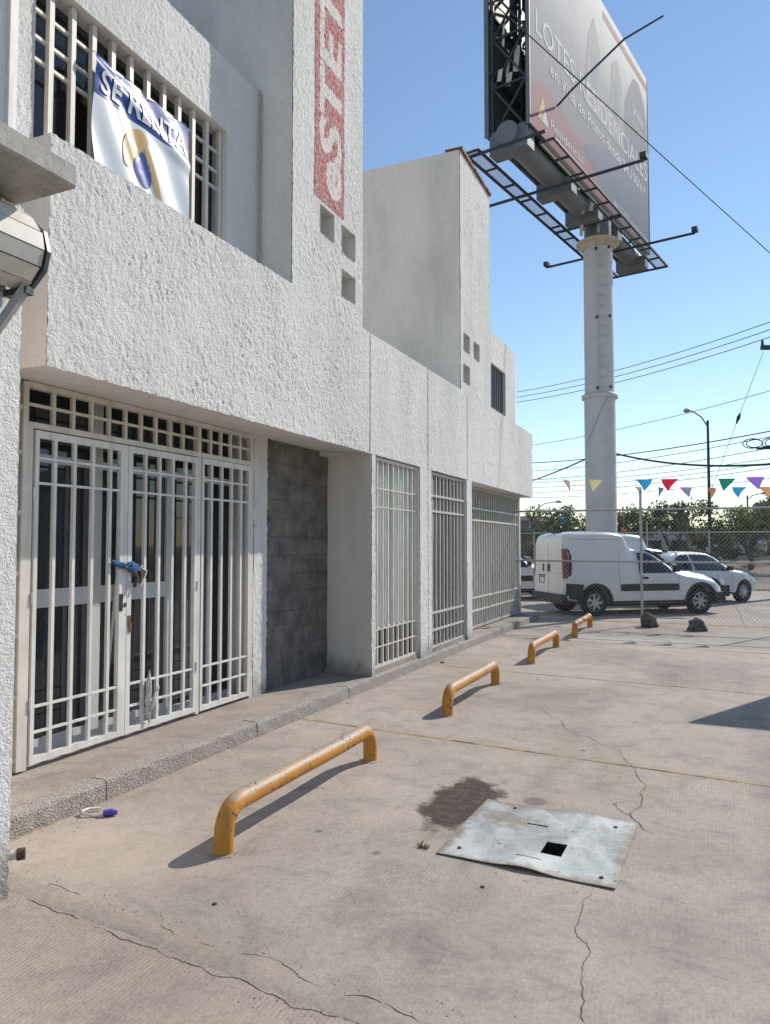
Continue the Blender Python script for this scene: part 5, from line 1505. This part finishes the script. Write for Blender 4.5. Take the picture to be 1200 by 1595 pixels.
v3 = copy_tree(van); v3['label'] = 'white van behind the front van, only its roof edge showing'
at_wheel(v3, -2.2, 20.5, 37)

def make_hatch(label):
    t = tag(empty('parked_car'), label, 'car')
    S = [(-0.78, 0.46, 0.80, 0.98, 0.66, 0.60), (-0.74, 0.40, 0.88, 1.10, 0.76, 0.63), (-0.62, 0.36, 0.93, 1.26, 0.81, 0.63), (-0.42, 0.32, 0.95, 1.41, 0.835, 0.615), (-0.1, 0.29, 0.95, 1.475, 0.845, 0.61),
         (0.4, 0.26, 0.94, 1.50, 0.85, 0.61), (0.9, 0.25, 0.93, 1.495, 0.85, 0.61), (1.25, 0.25, 0.92, 1.46, 0.85, 0.605), (1.55, 0.25, 0.91, 1.37, 0.85, 0.60), (1.85, 0.25, 0.90, 1.22, 0.85, 0.61), (2.15, 0.25, 0.88, 1.04, 0.85, 0.66),
         (2.3, 0.26, 0.85, 0.975, 0.85, 0.71), (2.6, 0.27, 0.80, 0.93, 0.84, 0.72), (2.9, 0.28, 0.74, 0.86, 0.81, 0.68), (3.1, 0.30, 0.66, 0.78, 0.74, 0.60), (3.22, 0.34, 0.56, 0.66, 0.62, 0.48)]
    body = loft_body(S, 0.84).build('body', 'car_silver', t, smooth_angle=32)
    cut(body, [(0, 0.55, 1.2, 0.32, 0.365), (0, -1.2, -0.55, 0.32, 0.365), (2.5, 0.55, 1.2, 0.32, 0.365), (2.5, -1.2, -0.55, 0.32, 0.365)])
    for x in (0, 2.5):
        for s in (-1, 1):
            wheel(t, x, s * 0.735, 0.31, s)
            MB().box(x - 0.34, x + 0.34, min(s * 0.50, s * 0.56), max(s * 0.50, s * 0.56), 0.28, 0.68).build('wheel_well', 'black_plastic', t)
    for s in (-1, 1):
        surf_patch(body, 'side_window', 'car_glass', [(-0.20, 1.0), (0.42, 0.975), (0.40, 1.42), (0.1, 1.41), (-0.12, 1.30)], s, t)
        surf_patch(body, 'side_window', 'car_glass', [(0.50, 0.97), (1.90, 0.94), (1.80, 1.08), (1.45, 1.32), (1.15, 1.41), (0.48, 1.425)], s, t)
        for seam in ([(0.455, 0.38), (0.465, 0.38), (0.468, 1.43), (0.458, 1.43)], [(1.98, 0.36), (1.99, 0.36), (1.97, 0.92), (1.96, 0.92)]):
            surf_patch(body, 'door_seam', 'chrome_dark', seam, s, t, 0.003)
        surf_patch(body, 'door_handle', 'car_silver', rounded(0.62, 0.80, 0.82, 0.865, 0.02, 2), s, t, 0.02)
        surf_patch(body, 'sill_trim', 'black_plastic', [(0.38, 0.27), (2.12, 0.27), (2.12, 0.315), (0.38, 0.315)], s, t, 0.010)
        m = MB(); q = [(-0.05, -0.06), (0.06, -0.06), (0.05, 0.06), (-0.06, 0.06)]
        m.prism([(1.82 + a, 1.02 + b) for a, b in q], 'y', s * 0.83, s * 0.97); m.build('mirror', 'black_plastic', t)
        surf_patch(body, 'head_lamp', 'silver', [(2.78, 0.66), (3.05, 0.60), (3.08, 0.68), (2.85, 0.76)], s, t, 0.008)
        surf_patch(body, 'tail_lamp', 'lamp_red', [(-0.70, 0.80), (-0.50, 0.84), (-0.52, 0.96), (-0.66, 0.99)], s, t, 0.010)
    m = MB(); vs = []
    for x, z, w_ in ((-0.735, 1.13, 0.56), (-0.62, 1.27, 0.55), (-0.47, 1.39, 0.53)): vs += [(x - 0.012, y * w_, z + 0.02) for y in (-1, 0, 1)]
    m.add(vs, [(i * 3 + j, (i + 1) * 3 + j, (i + 1) * 3 + j + 1, i * 3 + j + 1) for i in range(2) for j in range(2)], True); m.build('rear_window', 'car_glass', t)
    m = MB(); vs = []
    for x, z, w_ in ((1.40, 1.43, 0.55), (1.70, 1.30, 0.56), (2.08, 1.085, 0.60)): vs += [(x, y * w_, z + 0.022) for y in (-1, -0.5, 0, 0.5, 1)]
    m.add(vs, [(i * 5 + j, (i + 1) * 5 + j, (i + 1) * 5 + j + 1, i * 5 + j + 1) for i in range(2) for j in range(4)], True); m.build('windscreen', 'car_glass', t)
    MB().box(-0.80, -0.62, -0.70, 0.70, 0.36, 0.52).build('rear_bumper', 'chrome_dark', t)
    MB().box(0.4, 2.15, -0.6, 0.6, 0.18, 0.28).build('underbody', 'black_plastic', t)
    return t
hb = make_hatch('silver-white hatchback parked beyond the van, facing right')
a = R(50); hb.rotation_euler = (0, 0, a); hb.scale = (0.97, 0.97, 0.95)
# near front wheel on the ground point (0.95, 23.3)
hb.location = (0.95 - (cos(a) * 2.5 - (-sin(a)) * 0.82 * 1), 23.3 - (sin(a) * 2.5 - cos(a) * 0.82), 0)

# ================================================================== CHAIN-LINK FENCES
def chain_fence(name, label, x0, x1, y, posts, h, top, rails, pitch, wire, slope=0.0, z0=0.03):
    t = tag(empty(name, ((x0 + x1) / 2, y, 0)), label, 'fence')
    for px, ph in posts: child(MB().tube([(px, y, -0.02), (px, y, ph)], 0.026, 10), 'post', 'galvanised', t)
    for z in rails: child(MB().tube([(x0, y - 0.02, z), ((x0 + x1) / 2, y - 0.02, z - 0.01), (x1, y - 0.02, z)], 0.020, 8), 'rail', 'galvanised', t)
    m = MB(); H_ = top - z0; Wd = x1 - x0; k = -int(H_ / pitch) - 1
    while k * pitch < Wd:
        for sgn in (1, -1):
            a = k * pitch; p, q = max(a, 0.0), min(a + H_, Wd)
            if q - p > 0.02:
                za, zb = z0 + (p - a), z0 + (q - a)
                if sgn > 0: A_, B_ = (x0 + p, za), (x0 + q, zb)
                else: A_, B_ = (x1 - p, za), (x1 - q, zb)
                m.tube([(A_[0], y + 0.028 + 0.003 * sgn, A_[1]), (B_[0], y + 0.028 + 0.003 * sgn, B_[1])], wire, 3, caps=False)
        k += 1
    o = child(m, 'wire_mesh', 'galvanised', t); o['kind'] = 'stuff'
    return t
chain_fence('chain_link_fence', 'tall chain-link fence of galvanised wire in front of the parked vans', -3.86, 4.4, 15.72, [(-3.84, 2.4), (-1.26, 2.72), (1.45, 2.4), (4.35, 2.4)], 2.3, 2.62, (1.28, 2.33), 0.062 * 1.35, 0.0021)
chain_fence('chain_link_fence', 'far chain-link fence along the street side of the yard', -9.0, 9.0, 31.0, [(-9 + i * 2.25, 2.2 + (0.35 if i == 3 else 0)) for i in range(9)], 2.1, 2.12, (2.12,), 0.16, 0.0026)

def rock(label, x, y, sx, sy, sz, seed):
    bm = bmesh.new(); bmesh.ops.create_icosphere(bm, subdivisions=3, radius=1.0)
    r = random.Random(seed); off = Vector((r.uniform(0, 9), r.uniform(0, 9), r.uniform(0, 9)))
    from mathutils import noise as mn
    for v in bm.verts:
        n = v.co.normalized(); d = 1 + 0.38 * mn.noise(n * 1.6 + off) + 0.13 * mn.noise(n * 4.2 + off)
        v.co = Vector((n.x * d * sx, n.y * d * sy, max(n.z * d * sz, -sz * 0.55)))
        v.co.z += sz * 0.50
    me = bpy.data.meshes.new('rock'); bm.to_mesh(me); bm.free()
    me.materials.append(MATS['stone'])
    o = bpy.data.objects.new('rock', me); COL.objects.link(o); o.location = (x, y, 0)
    return tag(o, label, 'rock', 'rocks at the fence')
rock('dark rock leaning on the foot of the fence post', -1.12, 15.42, 0.16, 0.15, 0.19, 1)
rock('dark flat-sided rock lying alone right of the fence post', -0.24, 15.12, 0.18, 0.14, 0.15, 6)

# sheet-metal hoarding outside the frame that shades the yard at the right
kx0, ky0, kh = 1.48, 10.78, 3.1
kk = tag(empty('hoarding', (kx0 + 1.6, ky0, 0)), 'grey sheet-metal hoarding standing right of the yard, out of frame', 'hoarding')
for i in range(6):
    child(MB().box(kx0 + i * 0.55, kx0 + i * 0.55 + 0.545, ky0 - 0.01 * (i % 2), ky0 + 0.03, 0.02, kh), 'sheet_panel', 'galvanised', kk)
for i in range(3): child(MB().box(kx0 + 0.2 + i * 1.4, kx0 + 0.28 + i * 1.4, ky0 + 0.032, ky0 + 0.11, -0.05, kh - 0.05), 'post', 'galvanised', kk)

# ================================================================== BUNTING
def bunting(label, pts, flags, size):
    t = tag(empty('bunting', pts[0]), label, 'bunting')
    P = []
    for p, q in zip(pts, pts[1:]):
        p, q = Vector(p), Vector(q)
        for i in range(8): 
            f = i / 8; P.append(p.lerp(q, f) - UP * 0.05 * 4 * f * (1 - f))
    P.append(Vector(pts[-1]))
    child(MB().tube(P, 0.003, 4, caps=False), 'string', 'rag', t)
    r = random.Random(int(abs(pts[0][1]) * 10))
    for (x, y, z, col, tw) in flags:
        m = MB(); w = size * 0.5 * cos(tw); d = size * 0.5 * sin(tw); h = size * 0.72; n = 6; vs = []
        for i in range(n + 1):
            f = i / n; k = 1 - f; sw = 0.03 * sin(f * 3 + x * 5); lean = r.uniform(-0.01, 0.01)
            vs += [(x - w * k + sw, y - d * k + 0.06 * f * f, z - h * f), (x + sw, y + 0.06 * f * f + 0.02 * sin(f * 4), z - h * f), (x + w * k + sw, y + d * k + 0.06 * f * f, z - h * f)]
        m.add(vs, [(i * 3 + j, i * 3 + j + 1, (i + 1) * 3 + j + 1, (i + 1) * 3 + j) for i in range(n) for j in range(2)], True)
        child(m, 'pennant', 'flag_' + col, t)
    return t
bunting('upper string of coloured plastic pennants above the chain-link fence', [(-3.9, 16.0, 3.1), (-2.4, 16.0, 3.04), (0.4, 16.0, 2.96), (2.6, 16.0, 2.98)],
        [(-2.2, 16, 2.985, 'yellow', 0.7), (-1.213, 16, 2.96, 'blue', 0.3), (-0.72, 16, 2.95, 'red', 0.15), (0.309, 16, 2.92, 'green', 0.3), (0.875, 16, 2.93, 'purple', 0.05), (1.4, 16, 2.94, 'blue', 0.2), (-2.75, 16, 3.0, 'pink', 1.3)], 0.34)
bunting('lower string of coloured plastic pennants sagging behind the fence', [(-3.9, 17.2, 3.15), (-1.9, 17.2, 2.93), (0.2, 17.2, 2.84), (2.6, 17.2, 2.86)],
        [(-1.40, 17.2, 2.90, 'pink', 1.2), (-0.975, 17.2, 2.87, 'lilac', 1.25), (-0.402, 17.2, 2.86, 'lilac', 0.6), (0.054, 17.2, 2.83, 'orange', 0.9), (0.598, 17.2, 2.83, 'blue', 0.4), (1.115, 17.2, 2.82, 'orange', 0.3)], 0.31)
def star_ball(label, x, y, z, s, mat, seed):
    m = MB(); r = random.Random(seed)
    for i in range(26):
        d = Vector((r.gauss(0, 1), r.gauss(0, 1), r.gauss(0, 1))).normalized(); t1 = d.orthogonal().normalized(); t2 = d.cross(t1)
        b = d * s * 0.35; w = s * 0.28
        m.add([b + t1 * w, b - t1 * w * 0.5 + t2 * w * 0.87, b - t1 * w * 0.5 - t2 * w * 0.87, d * s * r.uniform(0.7, 1.0)], [(0, 1, 3), (1, 2, 3), (2, 0, 3), (0, 2, 1)])
    o = m.build('paper_ornament', mat); o.location = (x, y, z)
    child(MB().tube([(x, y, z), (x + 0.02, y, z + 0.95)], 0.003, 4), 'string', 'rag', o)
    return tag(o, label, 'ornament', 'paper ornaments hung behind the fence')
star_ball('blue paper ornament hanging above the roof of the van', -3.03, 17.0, 2.18, 0.10, 'flag_blue', 1)
star_ball('orange paper ornament hanging beside the thick pole', -1.72, 17.0, 1.93, 0.09, 'flag_orange', 2)
star_ball('green paper ornament hanging by the corner of the building', -3.80, 17.0, 2.0, 0.07, 'flag_teal', 3)

# ================================================================== OVERHEAD LINES AND STREET LAMPS
def line(label, a, b, sag, rad, group='overhead lines'):
    a, b = Vector(a), Vector(b); n = 24
    pts = [a.lerp(b, i / n) - UP * sag * 4 * (i / n) * (1 - i / n) for i in range(n + 1)]
    return tag(MB().tube(pts, rad, 5, caps=False).build('overhead_wire', 'wire_black'), label, 'wire', group)
line('long dark cable crossing in front of the billboard', (-4.55, 13.6, 13.25), (2.505, 24.753, 9.621), 0.0, 0.014)
up3 = [((-10.825, 45.062, 11.15), (3.389, 33.817, 11.05)), ((-10.831, 45.075, 10.83), (3.383, 33.83, 10.73)), ((-10.837, 45.088, 10.52), (3.377, 33.843, 10.42))]
for nm, (a, b) in zip(('top', 'middle', 'lowest'), up3):
    line(nm + ' wire of the three high parallel power lines right of the pole', a, b, 0.35, 0.018)
line('thick black cable running right from the billboard pole', (-3.155, 29.0, 5.072), (2.185, 22.713, 3.86), 0.25, 0.035)
line('thick black cable running left from the billboard pole to the building', (-9.986, 39.191, 4.718), (-4.258, 28.796, 4.9), 0.1, 0.03)
low = [((-11.836, 49.137, 8.23), (3.782, 38.46, 9.06)), ((-11.856, 49.182, 7.15), (3.305, 34.008, 6.44)), ((-11.866, 49.206, 6.58), (3.301, 34.016, 6.23)), ((-11.876, 49.229, 6.02), (3.293, 34.036, 5.76)),
       ((-13.067, 54.16, 6.27), (3.722, 38.596, 5.79)), ((-13.074, 54.176, 5.89), (3.718, 38.605, 5.58)), ((-13.081, 54.192, 5.50), (3.714, 38.613, 5.37)), ((-14.277, 59.134, 5.49), (3.923, 40.908, 5.03))]
nth = ('highest', 'second highest', 'third highest', 'fourth highest', 'fifth highest', 'sixth highest', 'seventh highest', 'lowest')
for (a, b), nm in zip(low, nth):
    line(nm + ' of the thin wires above the bunting right of the pole', a, b, 0.3, 0.016 if nm != 'second highest' else 0.026)
line('thin slanting guy wire above the street lamp', (0.09, 26.172, 3.4), (1.73, 26.692, 7.9), 0.0, 0.008)
tag(MB().tube([(0.875, 26.42, 5.55), (0.95, 26.445, 5.76), (1.0, 26.46, 5.9)], [0.02, 0.06, 0.02], 8).build('insulator', 'wire_black'), 'dark insulator on the slanting guy wire', 'insulator')
up_ = tag(empty('utility_pole', (2.75, 27.0, 0)), 'utility pole whose crossarm tip enters at the right edge', 'utility pole')
child(MB().tube([(2.75, 27.0, -0.1), (2.75, 27.0, 11.5)], [0.17, 0.11], 12), 'mast', 'pole_grey', up_)
child(MB().bar((1.66, 26.6, 8.02), (3.9, 27.5, 8.02), 0.13), 'crossarm', 'dark_metal', up_)
child(MB().tube([(1.70, 26.62, 8.08), (1.70, 26.62, 8.26)], [0.05, 0.035], 8), 'insulator', 'dark_metal', up_)
cc = tag(empty('cable_coil', (1.4, 22.4, 4.37)), 'coiled black cable loops hanging from the wires at right edge', 'cable coil')
def loop(cx, cy, cz, rr, tilt, n=28):
    return [(cx + rr * cos(2 * pi * k / n), cy + rr * 0.4 * sin(2 * pi * k / n) + tilt * sin(2 * pi * k / n), cz + rr * 0.62 * sin(2 * pi * k / n)) for k in range(n + 1)]
for i, (cx, rr) in enumerate(((1.13, 0.24), (1.18, 0.20), (1.62, 0.26), (1.66, 0.22))):
    child(MB().tube(loop(cx, 22.35 + 0.03 * i, 4.38, rr, 0.05), 0.014, 6, caps=False), 'loop', 'wire_black', cc)
child(MB().tube([(1.22, 22.3, 4.22), (1.55, 22.4, 4.26), (1.8, 22.5, 4.28)], [0.02, 0.06, 0.05], 8), 'splice_case', 'wire_black', cc)

def lamp(label, x, y, h, arm, hd):
    t = tag(empty('street_lamp', (x, y, 0)), label, 'street lamp', 'street lamps')
    MB().tube([(0, 0, 0), (0, 0, h)], [0.11, 0.07], 10).build('mast', 'lamp_pole', t)
    ax, az = arm
    MB().tube([(0, 0, h - 0.25), (ax * 0.35, hd * 0.35, h + az * 0.45), (ax * 0.75, hd * 0.75, h + az * 0.85), (ax, hd, h + az)], 0.04, 8).build('arm', 'lamp_pole', t)
    MB().tube([(ax * 1.0, hd, h + az), (ax * 1.12, hd * 1.12, h + az + 0.03), (ax * 1.30, hd * 1.3, h + az + 0.01), (ax * 1.42, hd * 1.42, h + az - 0.02)], [0.05, 0.13, 0.14, 0.05], 10).build('lamp_head', 'galvanised', t)
    MB().tube([(0, 0, h), (0, 0, h + 0.18)], [0.10, 0.03], 8).build('finial', 'lamp_pole', t)
    return t
lamp('dark street lamp with curved arm rising behind the silver-white hatchback', 0.05, 49.0, 9.1, (-0.95, 0.75), -0.35)
lamp('small distant street lamp left of the billboard pole', -15.8, 75.0, 5.7, (1.6, 0.3), 0.2)
lamp('distant street lamp at the right edge beyond the trees', 3.4, 78.0, 6.2, (1.2, 0.3), 0.0)

# ================================================================== TREES
def leaves(m, c, rad, n, r, size):
    for _ in range(n):
        d = Vector((r.gauss(0, 1), r.gauss(0, 1), r.gauss(0, 1))).normalized() * (r.random() ** 0.45)
        p = c + Vector((d.x * rad.x, d.y * rad.y, d.z * rad.z))
        nrm = Vector((r.gauss(0, 1), r.gauss(0, 1), r.gauss(0.5, 1))).normalized(); t1 = nrm.orthogonal().normalized()
        a = r.uniform(0, 2 * pi); t2 = nrm.cross(t1); u = (t1 * cos(a) + t2 * sin(a)); w = nrm.cross(u); s = size * r.uniform(0.6, 1.3)
        m.add([p - u * s, p + w * s * 0.45, p + u * s, p - w * s * 0.45], [(0, 1, 2, 3)])
def tree(label, x, y, h, spread, seed, mat='leaf', n=2600, trunk=0.09, base=0.0, size=0.10, group='trees along the street', cl=11, bare=0.3):
    r = random.Random(seed); t = tag(empty('shade_tree', (x, y, base)), label, 'tree', group)
    m = MB(); tips = []
    fork = h * bare
    m.tube([(0, 0, -0.1), (r.uniform(-0.05, 0.05), 0, fork * 0.5), (r.uniform(-0.1, 0.1), r.uniform(-0.1, 0.1), fork)], [trunk * 1.3, trunk, trunk * 0.9], 8)
    for i in range(6):
        a = 2 * pi * i / 6 + r.uniform(-0.4, 0.4); e = Vector((cos(a) * spread * r.uniform(0.35, 0.75), sin(a) * spread * r.uniform(0.35, 0.75), h * r.uniform(0.6, 0.88)))
        b = Vector((0, 0, fork)); mid = b.lerp(e, 0.5) + Vector((r.uniform(-0.2, 0.2), r.uniform(-0.2, 0.2), 0.15 * h * 0.3))
        m.tube([b, mid, e], [trunk * 0.6, trunk * 0.4, trunk * 0.12], 6); tips.append(e)
    m.build('trunk', 'bark', t)
    c = MB()
    for i in range(cl):
        p = tips[i % 6] + Vector((r.gauss(0, spread * 0.3), r.gauss(0, spread * 0.3), r.gauss(0, h * 0.10)))
        p.z = min(max(p.z, h * (bare + 0.15)), h * 0.92)
        q = Vector((spread * r.uniform(0.22, 0.42), spread * r.uniform(0.22, 0.42), h * r.uniform(0.09, 0.18)))
        leaves(c, p, q, n // cl, r, size)
    leaves(c, Vector((0, 0, h * 0.66)), Vector((spread * 0.9, spread * 0.9, h * 0.30)), n // 5, r, size)
    c.build('crown', mat, t, recalc=False)
    return t
TR = [(-8.6, 50.0, 4.0, 2.0, 'leaf_dark', 'round green tree just left of the billboard pole'),
      (-4.7, 50.5, 3.9, 2.0, 'leaf', 'bushy tree directly right of the billboard pole'),
      (-2.2, 52.5, 4.2, 2.2, 'leaf_dark', 'dark green tree behind the front van cab'),
      (-6.4, 54.5, 3.6, 2.0, 'leaf_dry', 'dry olive tree partly behind the billboard pole'),
      (0.3, 55.5, 2.7, 1.7, 'leaf_dry', 'low olive shrub left of the street lamp mast'),
      (2.2, 50.0, 4.1, 2.3, 'leaf', 'spreading tree right of the street lamp mast'),
      (5.2, 52.0, 4.3, 2.4, 'leaf_dark', 'dark tree at the right edge behind the bare-trunked tree'),
      (-12.5, 56.0, 3.2, 2.2, 'leaf_dark', 'low tree beside the end of the building')]
for i, (x, y, h, sp, mt, lb) in enumerate(TR): tree(lb, x, y, h * 0.92, sp * 1.12, 40 + i, mt, n=2300, base=0.40, bare=0.10, size=0.12, cl=15)
tree('small tree with bare forked trunk on the far verge right of the hatchback', 2.0, 43.6, 3.3, 1.7, 77, 'leaf_dark', n=1500, base=0.35, bare=0.30, size=0.10, trunk=0.12)
dm = tree('dense dark round tree rising at the right edge', 4.9, 66.0, 5.0, 2.1, 81, 'leaf_dark', n=4200, base=0.4, bare=0.2, size=0.15, cl=16)
r = random.Random(60)
for i, (x, y, s) in enumerate([(-7.5, 46.5, 0.8), (-5.6, 46.0, 0.7), (-3.4, 46.8, 0.9), (-0.9, 46.2, 0.75), (1.0, 47.2, 0.8), (3.6, 46.0, 0.9), (-9.8, 47.0, 0.9)]):
    t = tag(empty('shrub', (x, y, 0.55)), ['low shrub under the round green tree', 'low shrub at the foot of the billboard side trees', 'low shrub behind the van windscreen', 'low shrub left of the lamp mast', 'low shrub right of the lamp mast', 'low shrub behind the bare-trunked tree', 'low shrub near the end of the building'][i], 'shrub', 'shrubs on the far verge')
    c = MB()
    for _ in range(5): leaves(c, Vector((r.gauss(0, s * 0.5), r.gauss(0, s * 0.4), s * r.uniform(0.4, 0.9))), Vector((s * 0.6, s * 0.6, s * 0.45)), 150, r, 0.10)
    c.build('foliage', 'leaf_dry' if i % 2 else 'leaf_dark', t, recalc=False)
    MB().tube([(0, 0, -0.1), (0.03, 0, s)], [0.05, 0.02], 6).build('stem', 'bark', t)
# row of trees and a low building across the open side, mirrored in the shop glass
wl = tag(MB().box(30, 44, -12, 34, 0, 4.2).build('warehouse', 'far_wall'), 'long plain warehouse across the street, out of frame at right', 'building')
child(MB().box(29.9, 30.0, -12, 34, 4.0, 4.4), 'parapet', 'slab_grey', wl)
for i in range(6): child(MB().box(29.95, 29.998, -9 + i * 7, -6 + i * 7, 0.0, 2.8), 'door', 'grey_paint', wl)
base_t = tree('second leafy tree before the warehouse, out of frame at right', 22, 1.0, 6.5, 2.6, 91, 'leaf_dark', n=1600, bare=0.25, size=0.2, group='trees before the warehouse')
for i, (x, y) in enumerate(((24, -6), (23, 6.5), (25, 12.0), (22.5, 18.5))):
    q = copy_tree(base_t); q.location = (x, y, 0); q.rotation_euler.z = i * 1.3; q['label'] = ('first', 'third', 'fourth', 'fifth')[i] + ' leafy tree before the warehouse, out of frame at right'

# ================================================================== FAR BUILDINGS
def far_block(name, label, x, y, w, d, h, mat, rows, cols, cat='building'):
    t = tag(empty(name, (x, y, 0)), label, cat)
    MB().box(-w / 2, w / 2, 0, d, -0.1, h).build('wall', mat, t)
    MB().box(-w / 2 - 0.2, w / 2 + 0.2, -0.2, d + 0.2, h, h + 0.4).build('roof', 'slab_grey', t)
    for i in range(rows):
        for j in range(cols):
            cx = -w / 2 + w * (j + 0.5) / cols; cz = h * (i + 0.6) / (rows + 0.3)
            MB().box(cx - w / cols * 0.32, cx + w / cols * 0.32, -0.06, 0.05, cz - h / rows * 0.28, cz + h / rows * 0.22).build('window', 'car_glass', t)
    return t
far_block('office_block', 'distant blue office block above the trees left of the street lamp', -7.8, 236, 4.2, 5, 10.8, 'far_blue', 4, 3)
far_block('far_house', 'distant violet-grey house at the end of the building', -16.2, 70, 2.6, 6, 4.0, 'far_violet', 1, 2)
far_block('far_house', 'long low distant house behind the trees', -10, 90, 22, 8, 3.2, 'far_wall', 1, 8)
far_block('far_house', 'low pale distant house behind the trees at right', 8.5, 88, 12, 8, 2.9, 'far_wall', 1, 5)
far_car = copy_tree(hb); far_car['label'] = 'tiny pale car passing on the street behind the bare-trunked tree'; far_car.rotation_euler = (0, 0, R(182)); far_car.location = (2.9, 58.5, 0.75)

# long distant treeline closing the horizon
m = MB(); r = random.Random(70)
for i in range(70):
    x = -150 + i * 3.4 + r.uniform(-1, 1); y = 150 + r.uniform(-12, 12)
    leaves(m, Vector((x, y, r.uniform(1.2, 2.0))), Vector((2.8, 2.0, r.uniform(1.2, 2.2))), 130, r, 0.45)
tag(m.build('distant_trees', 'leaf_dark', recalc=False), 'distant dark treeline along the horizon', 'trees', kind='stuff')
